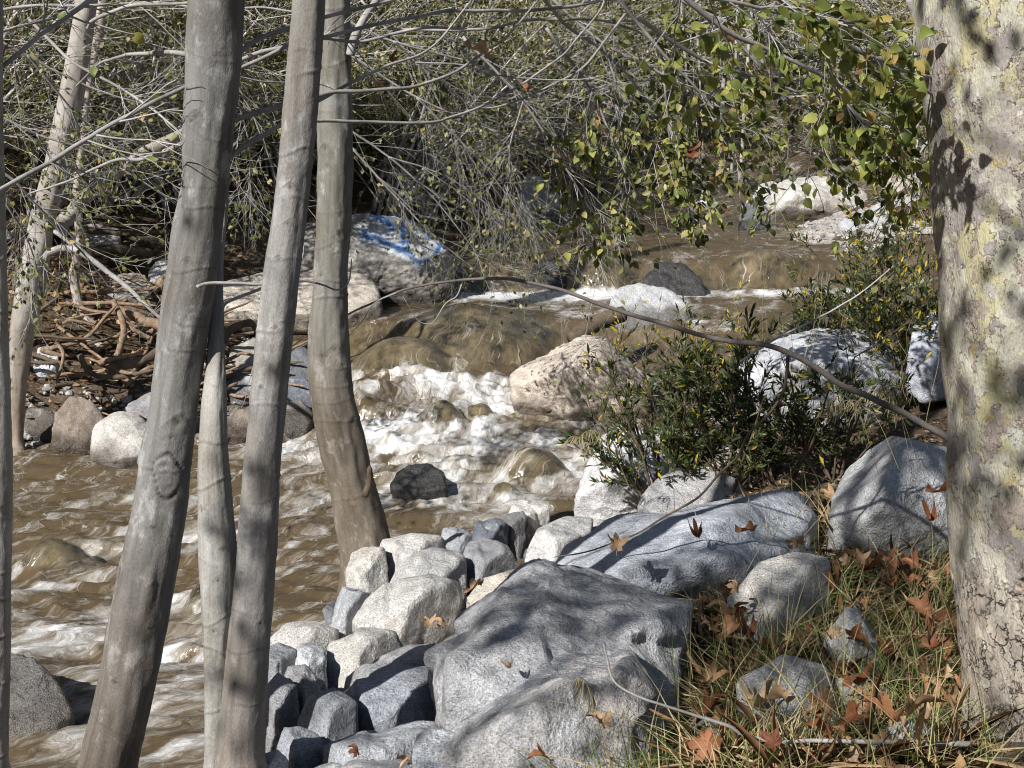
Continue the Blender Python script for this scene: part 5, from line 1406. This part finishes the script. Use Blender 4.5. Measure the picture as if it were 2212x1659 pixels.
# ------------------------------------------------------------------ leafy shrub on the right bank
def bush(label, stems, nst, spread, height, n1, n2, nl, lsize, wid, mat, yellow=.0, name="shrub", lean=(0, 0, 0), base=None, stemmat=None, group=None):
    b = np.array(base, float)
    a = rng.uniform(0, 6.28, nst)
    st0 = b + np.stack([np.cos(a), np.sin(a), 0 * a], 1) * rng.uniform(.0, .12, (nst, 1))
    tilt = rng.uniform(.1, spread, nst)
    d = norm(np.stack([np.cos(a) * np.sin(tilt), np.sin(a) * np.sin(tilt) * .6, np.cos(tilt)], 1) + np.array(lean))
    ln = height * rng.uniform(.6, 1.1, nst)
    st = twigs(st0, d, ln, 9, np.tile([0, 0, -.15], (nst, 1)), .07)
    l1 = sprout(st, n1, .15, 1, .6, .36, 6, -.02, .08)
    l2 = sprout(l1, n2, .15, 1, .55, .5, 5, -.02, .08)
    R = root(name, b, label, "shrub", group)
    for k in range(nst):
        v, f = tubes(st[k:k + 1], np.linspace(1, .3, 9)[None] * rng.uniform(.008, .014), 6)
        link("stem", mesh_np("stem", v - b, f, stemmat or MAT['stem_dark']), R)
    B = Batch()
    v, f = tubes(l1, np.linspace(1, .5, 6)[None] * np.full((len(l1), 1), .0035), 4); B.add(v, f)
    v, f = tubes(l2, np.linspace(1, .5, 5)[None] * np.full((len(l2), 1), .002), 3); B.add(v, f)
    o = link("twigs", B.mesh("twigs", stemmat or MAT['stem_dark'], b), R); o["kind"] = "stuff"
    pos, dd = leaf_on(l2, nl, .15, .55)
    s = rng.uniform(*lsize, len(pos))
    v, f, n = leaves(pos, dd + np.array([0, 0, .15]), s, s * wid, LEAF4)
    r = np.clip(rng.beta(1.3, 2.2, len(pos)) * .9, 0, .86)
    topness = sstep(.6, 1.0, (pos[:, 2] - b[2]) / height)
    yl = rng.random(len(pos)) < yellow * (.3 + topness)
    r[yl] = rng.uniform(.92, 1, yl.sum())
    fo = link("foliage", mesh_np("foliage", v - b, f, mat, True, {"rnd": np.repeat(r, n)}), R); fo["kind"] = "stuff"
    return R

def gz(x, y): return float(ground_h(np.array([x]), np.array([y]))[0])
def bank(px, Y):
    p = P(px, 1000, Y); return (p[0], Y, gz(p[0], Y))
bush("dark green narrow-leaved shrub on the right bank above the white rock", None, 11, .72, 1.25, 8, 5, 5, (.045, .085), .24, MAT['leaf_shrub'], .18, base=bank(1440, 9.6), lean=(-.05, 0, 0))
bush("dense dark shrub at the middle of the right bank under the dead branch", None, 12, .9, 1.05, 8, 5, 5, (.045, .08), .25, MAT['leaf_shrub'], .10, base=bank(1570, 9.3), lean=(.05, 0, 0))
bush("sparser shrub with yellow tips at right of the shrub pair", None, 10, .95, 1.05, 7, 5, 5, (.045, .08), .26, MAT['leaf_shrub'], .12, base=bank(1690, 9.2))
bush("thin straggling shrub between the dead branch and the speckled boulder", None, 9, .9, 1.0, 6, 4, 3, (.045, .08), .24, MAT['leaf_shrub'], .2, base=bank(1800, 9.0))
bush("yellowing upright shrub near the mottled trunk above the pale boulder", None, 13, .55, 1.6, 8, 6, 7, (.045, .085), .26, MAT['leaf_shrub'], .35, base=bank(1960, 11.8), lean=(-.08, 0, 0))
bush("loose green shrub behind the dead branch right of the falls", None, 12, .55, 1.4, 8, 6, 6, (.05, .085), .22, MAT['leaf_shrub'], .12, base=bank(1800, 12.6))
bush("wispy orange-tipped shrub at the water right of the white boulder", None, 7, .5, 1.0, 5, 4, 4, (.03, .055), .26, MAT['leaf_shrub'], .5, base=bank(1620, 12.4))
bush("low green shrub at the gravel bar's edge", None, 8, .7, .9, 6, 5, 5, (.04, .07), .2, MAT['leaf_shrub'], .08, base=bank(1900, 16.5))
bush("small yellow-leaved shrub overhanging the pinkish boulder", None, 6, .4, 1.75, 5, 3, 4, (.035, .06), .28, MAT['leaf_shrub'], .55, base=bank(1430, 9.9), lean=(-.1, 0, .05))

# ------------------------------------------------------------------ grass
def blades(pos, length, lean_dir, lean, width, rnd, K=6):
    T = len(pos)
    s = np.linspace(0, 1, K)[None, :, None]
    L = length[:, None, None]
    up = np.zeros((T, 3)); up[:, 2] = 1
    d = norm(up + lean_dir * lean[:, None] * .5)
    pts = pos[:, None] + d[:, None] * s * L + (lean_dir * lean[:, None] + np.array([0, 0, -.45]) * lean[:, None])[:, None] * s ** 2 * L * .8
    side = norm(np.cross(d, rng.normal(0, 1, (T, 3))))
    w = width[:, None] * np.array([.8, 1, .95, .75, .45, .04])[None, :]
    v = np.stack([pts - side[:, None] * w[..., None] / 2, pts + side[:, None] * w[..., None] / 2], 2)
    idx = np.arange(T * K * 2).reshape(T, K, 2)
    q = np.stack([idx[:, :-1, 0], idx[:, :-1, 1], idx[:, 1:, 1], idx[:, 1:, 0]], -1).reshape(-1, 4)
    return v.reshape(-1, 3), [q], np.repeat(rnd, K * 2), pts

GB = Batch()
def tuft(px, py, n, L, green=.5, spread=.10, leanm=.9, z_up=0.0, Y=None):
    p = raycast(px, py) if Y is None else P(px, py, Y)
    pos = p + np.stack([rng.normal(0, spread, n), rng.normal(0, spread, n), np.zeros(n) - .03 + z_up], 1)
    if Y is None: pos[:, 2] = ground_h(pos[:, 0], pos[:, 1]) - .02 + z_up
    a = rng.uniform(0, 6.28, n)
    ld = np.stack([np.cos(a), np.sin(a), 0 * a], 1)
    r = np.where(rng.random(n) < green, rng.uniform(0, .5, n), rng.uniform(.5, 1, n))
    v, f, rn, pts = blades(pos, rng.uniform(.45, 1.1, n) * L, ld, np.abs(rng.normal(0, leanm, n)) * .75 + .1, rng.uniform(.0022, .0055, n), r)
    GB.add(v, f, rnd=rn)
    return pts
def seedhead(px, py, Y, dx, L=.16, n=26):
    """arching dry stalk whose drooping spikelets hang from the bend"""
    tip = P(px, py, Y)
    foot = tip + np.array([dx, .1, -.35])
    path = resample(np.array([foot, foot * .5 + tip * .5 + np.array([dx * .1, 0, .14]), tip + np.array([dx * .25, 0, .06]), tip]), 24)
    v, f = tubes(path[None], np.full((1, 24), .0016), 3); GB.add(v, f, rnd=.9)
    k = rng.integers(13, 24, n)
    st = path[k]
    d = norm(np.stack([rng.normal(-.2, .35, n), rng.normal(0, .3, n), -np.ones(n)], 1))
    tw = twigs(st, d, rng.uniform(.03, .11, n), 4, None, .05)
    v, f = tubes(tw, np.array([.001, .0022, .0026, .0008])[None].repeat(n, 0), 3); GB.add(v, f, rnd=rng.uniform(.75, 1))
poly_n = 0
for i in range(330):
    px, py = rng.uniform(1480, 2100), rng.uniform(1150, 1740)
    left = np.interp(py, [1150, 1300, 1420, 1540, 1740], [1760, 1520, 1505, 1495, 1470])
    if px < left + rng.normal(0, 20): continue
    dens = .5 + .9 * float(fbm(np.array([[px / 130, py / 110, 0]]), 2, seed=5)[0])
    if rng.random() > dens + .28: continue
    tuft(px, py, int(rng.uniform(8, 26)), rng.uniform(.2, .62), green=rng.uniform(.05, .7), leanm=1.5)
for i in range(80):          # long pale straws standing over the rest
    px, py = rng.uniform(1500, 2070), rng.uniform(1170, 1700)
    tuft(px, py, int(rng.uniform(5, 11)), rng.uniform(.45, .8), green=rng.uniform(.0, .45), spread=.12, leanm=1.2)
for (px, py, n, L, g) in [(1180, 1680, 18, .2, .7), (1320, 1700, 40, .25, .8), (1420, 1690, 50, .25, .75), (1400, 1640, 25, .22, .6), (1500, 1480, 30, .3, .8), (1520, 1250, 40, .25, .6), (1560, 1330, 40, .25, .4), (1640, 1120, 20, .3, .7), (1720, 1090, 22, .32, .7), (1800, 1180, 30, .3, .6), (1480, 1150, 10, .25, .7), (1590, 1060, 14, .3, .8), (1860, 1160, 30, .35, .7), (1960, 1180, 30, .35, .7), (2040, 1200, 30, .3, .6), (1300, 1060, 10, .22, .3), (1900, 900, 30, .45, .2), (1980, 870, 40, .5, .25), (1850, 930, 25, .45, .3), (2020, 800, 30, .5, .2), (1250, 1120, 8, .2, .5), (1750, 1000, 16, .35, .4), (1480, 1690, 60, .25, .8), (1560, 1680, 60, .25, .7)]:
    tuft(px, py, n, L, g, .09, .8)
for (px, py, Y, dx, n) in [(1215, 962, 8.6, .30, 34), (1245, 950, 8.5, .35, 26), (1790, 890, 6.6, .4, 26), (1850, 868, 6.6, .35, 30), (1780, 880, 6.5, .3, 24), (1900, 840, 7.0, .3, 24), (1640, 1560, 4.4, .2, 26), (1700, 1570, 4.35, .2, 26), (1610, 1600, 4.3, .2, 20), (1740, 1540, 4.5, .2, 22), (1225, 1500, 4.3, .15, 16), (1880, 860, 6.9, .25, 20)]:
    seedhead(px, py, Y, dx, n=n)
# tall thin stalks over the far right bank
for i in range(46):
    px, Y = rng.uniform(1480, 2040), rng.uniform(9.5, 14)
    p = P(px, 900, Y); p[2] = gz(p[0], Y)
    d = norm(np.array([[rng.normal(0, .35), rng.normal(0, .2), 1.0]]))
    t = twigs(p[None], d, np.array([rng.uniform(.6, 1.6)]), 8, None, .06)
    v, f = tubes(t, np.linspace(1, .4, 8)[None] * rng.uniform(.002, .004), 3); GB.add(v, f, rnd=rng.uniform(.55, .95))
grass = tag(link("grass", GB.mesh("grass", MAT['grass'])), "mixed green and straw grass growing between the rocks of the right bank", kind="stuff")

# ------------------------------------------------------------------ dry sycamore leaves
def syc_leaf(seed, curl):
    r_ = np.random.default_rng(seed)
    out = []
    lobes = [(-115, .55), (-60, .85), (0, 1.0), (60, .85), (115, .55)]
    for i, (a, l) in enumerate(lobes):
        a += r_.normal(0, 4); l *= r_.uniform(.85, 1.1)
        out += [(a - 21, l * .60), (a - 12, l * .76), (a - 4, l * .9), (a, l), (a + 12, l * .74), (a + 21, l * .62)]
        if i < 4: out.append((a + 30, .40))
    out = [(-172, .12), (-150, .30)] + out + [(150, .30), (172, .12)]
    ang = np.radians([o[0] for o in out]); rad = np.array([o[1] for o in out])
    rings = []
    for s in (.5, 1.0): rings.append(np.stack([np.sin(ang) * rad * s, np.cos(ang) * rad * s, 0 * rad], 1))
    v = np.vstack([[0, 0, 0]] + rings)
    ax = r_.uniform(-.4, .4)
    u = v[:, 0] * math.cos(ax) + v[:, 1] * math.sin(ax)
    z = curl * u ** 2 * 1.1 + .25 * curl * np.sin(v[:, 1] * 4 + seed) + .08 * r_.normal(0, 1, len(v)) * (np.linalg.norm(v, axis=1))
    v[:, 2] = z
    v[:, 0] *= 1 - .2 * min(abs(curl), 1.6)
    v[:, 2] += .12 * np.sin(v[:, 0] * 9 + seed * 2) * np.linalg.norm(v[:, :2], axis=1)
    n = len(out)
    a = np.arange(n - 1)
    f3 = np.stack([np.zeros(n - 1, int), a + 2, a + 1], 1)
    f4 = np.stack([a + 1, a + 2, a + 2 + n, a + 1 + n], 1)
    st = np.array([(-.02, -.02, .0), (.02, -.02, .0), (.012, -.6, .12), (-.012, -.6, .12)])
    k = len(v)
    return mesh_np("dry_leaf", np.vstack([v, st]) * .5, [f3, np.vstack([f4, [[k, k + 1, k + 2, k + 3]]])], MAT['dry'])
SYC = [syc_leaf(k, c) for k, c in enumerate([.5, .9, 1.5, -.9, 2.0, 1.2])]

def dry_leaf(px, py, size, label, group=None, k=None, Y=None, lift=.03, name="fallen_leaf", rot=None):
    p = raycast(px, py) if Y is None else P(px, py, Y)
    tone = rng.random()
    for word, t in (("red", .08), ("rust", .15), ("brown", .45), ("orange", .38), ("pinkish", .55), ("golden", .85), ("tan", .85), ("pale", .9)):
        if word in label and not group: tone = t
    o = link(name, SYC[rng.integers(6) if k is None else k], loc=(p[0], p[1], p[2] + lift), rot=(rot[0] * (.62 if name == "fallen_leaf" else 1), rot[1], rot[2]) if rot else (rng.normal(.3, .5), rng.normal(0, .5), rng.uniform(0, 6.28)), scale=(size,) * 3, color=(tone, tone, tone, 1))
    return tag(o, label, "leaf", group)
# single ones that stand out (they rest on rocks: depth follows the rock)
dry_leaf(1028, 1285, .17, "red-brown sycamore leaf standing in the crack above the huge boulder", k=2, Y=7.15, rot=(.9, .3, 2.2))
dry_leaf(925, 1362, .15, "tan sycamore leaf curled beside the large pale rock", k=1, Y=6.75, rot=(.7, .1, .4))
dry_leaf(958, 1356, .12, "rust sycamore leaf behind the tan one beside the large pale rock", k=3, Y=6.9, rot=(.8, -.5, 1.2))
dry_leaf(1505, 1158, .17, "rust-red curled sycamore leaf on the long ridge rock", k=4, Y=6.55, rot=(.7, .2, 2.9))
dry_leaf(1615, 1165, .16, "shadowed brown sycamore leaf at the right end of the ridge rock", k=2, Y=6.5, rot=(.8, -.3, .8))
dry_leaf(1330, 1195, .18, "upright tan sycamore leaf on the ridge rock's left half", k=1, Y=6.3, rot=(1.3, .2, .2))
dry_leaf(1305, 1582, .13, "tan sycamore leaf lying on the foot of the huge boulder", k=0, Y=4.28, rot=(.6, .2, .9))
dry_leaf(1100, 1448, .10, "narrow tan leaf lying flat on the huge boulder", k=4, Y=5.1, rot=(.5, .9, 2.4))
dry_leaf(1842, 1500, .24, "large orange sycamore leaf hanging in the grass near the mottled trunk", k=1, Y=4.55, rot=(1.1, .2, 2.9))
dry_leaf(1840, 1575, .17, "second orange sycamore leaf just below the large one in the grass", k=2, Y=4.4, rot=(1.0, -.3, 2.2))
dry_leaf(2040, 1085, .17, "deep orange sycamore leaf against the mottled trunk's left side", k=2, Y=5.4, rot=(1.0, .2, 1.0))
dry_leaf(2015, 1130, .14, "brown sycamore leaf just below the deep orange one by the mottled trunk", k=4, Y=5.5, rot=(.6, -.4, .3))
dry_leaf(2030, 1400, .18, "dark rust sycamore leaf tucked beside the mottled trunk", k=4, Y=5.0, rot=(1.0, .5, 1.6))
dry_leaf(1995, 1330, .15, "pinkish sycamore leaf leaning in the grass left of the mottled trunk", k=0, Y=5.2, rot=(1.0, -.7, .6))
dry_leaf(1855, 1225, .15, "pale tan sycamore leaf tilted in the grass below the speckled boulder", k=1, Y=6.1, rot=(1.2, .2, .2))
dry_leaf(1540, 1372, .15, "yellow-tan spotted sycamore leaf in the grass at the huge boulder's edge", k=0, Y=5.6, rot=(1.1, .1, 2.2))
dry_leaf(1590, 1285, .13, "reddish sycamore leaf beside the tall pale rock in the grass", k=3, Y=6.0, rot=(.9, .3, .5))
dry_leaf(772, 1640, .10, "small dark red leaf at the bottom edge among the stones", k=3, Y=4.95, rot=(.8, .2, 1.0))
dry_leaf(1180, 1655, .13, "brown leaf at the bottom edge under the huge boulder", k=0, Y=4.15, rot=(.5, .1, 1.9))
dry_leaf(1030, 135, .19, "pale brown sycamore leaf caught in the bare branches at the top", k=2, Y=6.0, rot=(1.2, .4, 1.2), name="hanging_leaf")
dry_leaf(825, 205, .11, "shrivelled golden leaf hanging from a bare branch beside the curved trunk", k=4, Y=6.1, rot=(1.5, .9, 3.1), name="hanging_leaf")
dry_leaf(848, 145, .09, "small orange leaf on the bare branch beside the curved trunk", k=4, Y=6.1, rot=(1.2, .4, .4), name="hanging_leaf")
dry_leaf(1140, 205, .10, "withered brown leaf cluster hanging in the middle of the thicket", k=4, Y=6.6, rot=(1.5, 1.0, 3.1), name="hanging_leaf")
dry_leaf(1495, 350, .14, "dark rust sycamore leaf caught in the leafy bough right of centre", k=4, Y=6.3, rot=(1.0, .7, .6), name="hanging_leaf")
dry_leaf(1345, 14, .14, "red-brown sycamore leaf hanging at the top edge", k=2, Y=5.6, rot=(1.2, .3, 2.4), name="hanging_leaf")
for i in range(170):
    px, py = rng.uniform(1490, 2085), rng.uniform(1130, 1720)
    left = np.interp(py, [1150, 1300, 1420, 1540, 1740], [1700, 1520, 1505, 1495, 1470])
    if px < left: continue
    dry_leaf(px, py, rng.uniform(.10, .24), "dry orange-brown sycamore leaf lying in the grass of the right bank", "dry leaves in the grass", lift=rng.uniform(.04, .27))
for i in range(30):
    px, py = rng.uniform(600, 1180), rng.uniform(1180, 1650)
    p = raycast(px, py)
    if p[0] < xr(p[1]) + .25: continue
    dry_leaf(px, py, rng.uniform(.05, .11), "small dry brown leaf lodged between the foreground rocks", "dry leaves between the rocks", lift=.04)

# ------------------------------------------------------------------ driftwood and litter
def driftwood(label, pts, Y0, Y1, r0, r1, seed, group=None, name="driftwood_stick", mat=None):
    pth = pxpath(pts, Y0, Y1)
    o_ = pth[0]
    v, f, c, r = stick_geo(pth, r0, r1, 26, 9, seed=seed)
    v = v + .25 * r0 * np.stack([fbm(v * 14 + k * 9, 3, seed=seed + k) for k in range(3)], 1)
    o = link(name, mesh_np(name, v - o_, f, mat or MAT['wood']), loc=o_)
    return tag(o, label, "driftwood", group)
driftwood("forked orange-brown driftwood limb standing in the heap on the left bank", [(245, 650), (262, 690), (268, 720), (255, 770)], 14.6, 14.3, .03, .035, 1)
driftwood("short tan driftwood limb leaning on the forked one", [(270, 700), (295, 715), (325, 730)], 14.5, 14.5, .028, .018, 2)
driftwood("thick brown log across the driftwood heap", [(250, 665), (310, 690), (370, 712)], 14.8, 14.7, .055, .06, 3, name="driftwood_log")
driftwood("dark log under the driftwood heap", [(235, 800), (300, 780), (370, 745)], 13.9, 14.1, .055, .05, 4, name="driftwood_log", mat=MAT['stem_dark'])
driftwood("broken log end above the heap beside the big trunk", [(345, 620), (370, 600), (400, 588)], 15.4, 15.6, .07, .075, 5, name="driftwood_log")
driftwood("curved dark driftwood root at the front of the heap", [(172, 765), (190, 800), (225, 815), (280, 812), (330, 800)], 13.8, 13.8, .032, .02, 6, mat=MAT['stem_dark'])
driftwood("bleached stick in front of the driftwood heap", [(215, 785), (260, 775), (310, 760)], 14.0, 14.0, .035, .02, 7)
driftwood("long thin stick lying level along the left bank", [(95, 640), (180, 630), (260, 628), (360, 618)], 15.4, 15.6, .03, .02, 8)
driftwood("dark log on the upper slope of the left bank", [(180, 545), (260, 540), (330, 548)], 16.9, 17.0, .07, .06, 9, mat=MAT['stem_dark'], name="driftwood_log")
driftwood("brown root tangle stick at the bank between the pair of trunks", [(480, 735), (510, 705), (545, 700), (560, 730)], 15.0, 15.2, .05, .03, 10, mat=MAT['stem_dark'])
driftwood("dark branch on the left shore under the shady boughs", [(110, 470), (200, 500), (300, 505), (370, 500)], 17.6, 17.6, .05, .03, 11, mat=MAT['stem_dark'])
driftwood("dark drift roots at the far bank beside the upper pool", [(1000, 460), (1050, 480), (1095, 455), (1100, 500)], 23.5, 23.5, .09, .05, 12, mat=MAT['stem_dark'])
for i in range(110):
    y = rng.uniform(13.9, 16.6); x = xl(y) - rng.uniform(.1, 2.4)
    L = rng.uniform(.2, 1.1); a = rng.normal(0, .7)
    p0 = np.array([x, y, gz(x, y) + .06]); p1 = p0 + np.array([math.cos(a), math.sin(a), rng.normal(.05, .25)]) * L
    pm = (p0 + p1) / 2 + rng.normal(0, .06, 3)
    r = rng.uniform(.007, .034)
    v, f, c, rr = stick_geo(np.array([p0, pm, p1]), r, r * .6, 12, 6, seed=i)
    o = link("driftwood_stick", mesh_np("driftwood_stick", v - p0, f, MAT['wood'] if rng.random() < .65 else MAT['stem_dark']), loc=p0)
    tag(o, "small brown stick in the drift heap on the left bank", "driftwood", "small sticks of the drift heap")
# loose litter: bits of bark, leaves and needles
def litter(n, region, size, name, label, zoff=.03, wid=.45):
    x = np.empty(n); y = np.empty(n)
    for i in range(n): x[i], y[i] = region()
    pos = np.stack([x, y, ground_h(x, y) + rng.uniform(0, zoff, n)], 1)
    d = norm(np.stack([rng.normal(0, 1, n), rng.normal(0, 1, n), rng.normal(0, .35, n)], 1))
    s = rng.uniform(*size, n)
    v, f, k = leaves(pos, d, s, s * rng.uniform(min(.12, wid * .4), wid, n), LEAF4)
    return tag(link(name, mesh_np(name, v, f, MAT['litter'], True, {"rnd": np.repeat(rng.random(n), k)})), label, kind="stuff")
def reg_l2():
    y = rng.uniform(13.6, 20); return xl(y) - rng.uniform(.2, 4.0), y
def reg_r2():
    y = rng.uniform(4.3, 10.5); return xr(y) + rng.uniform(.3, 4.2), y
litter(7000, reg_l2, (.03, .11), "leaf_litter", "brown leaf and bark litter covering the left bank", .10)
def reg_thatch():
    p = raycast(rng.uniform(1500, 2090), rng.uniform(1140, 1720)); return p[0], p[1]
litter(3200, reg_thatch, (.10, .34), "dead_grass", "matted straw of dead grass lying under the green blades", .10, .05)
litter(1500, reg_thatch, (.04, .10), "leaf_litter", "crumbled brown leaf litter under the grass", .08, .6)
litter(6500, reg_r2, (.015, .06), "leaf_litter", "fine brown litter in the gaps between the right bank rocks", .05)
# pebbles in the gaps
PB = Batch()
pv, pf = ico(1)
for (n, reg, s0, s1) in [(800, reg_fg, .010, .034), (1000, reg_right_shore, .012, .045), (700, reg_left, .015, .05), (1300, reg_bar, .02, .07), (400, reg_right_up, .02, .06)]:
    for i in range(n):
        x, y = reg(); s = rng.uniform(s0, s1)
        v = pv * (1 + .25 * rng.normal(0, 1, (len(pv), 1))) * s * np.array([1, rng.uniform(.7, 1), .6])
        PB.add(v + np.array([x, y, gz(x, y) + s * .4]), [pf], wet=0.0, blue=0.0, white=0.0)
pb = link("pebbles", PB.mesh("pebbles", MAT['rock'], smooth=False), color=(.45, .445, .44, 1))
tag(pb, "pebbles and grit filling the gaps along both shores", kind="stuff")
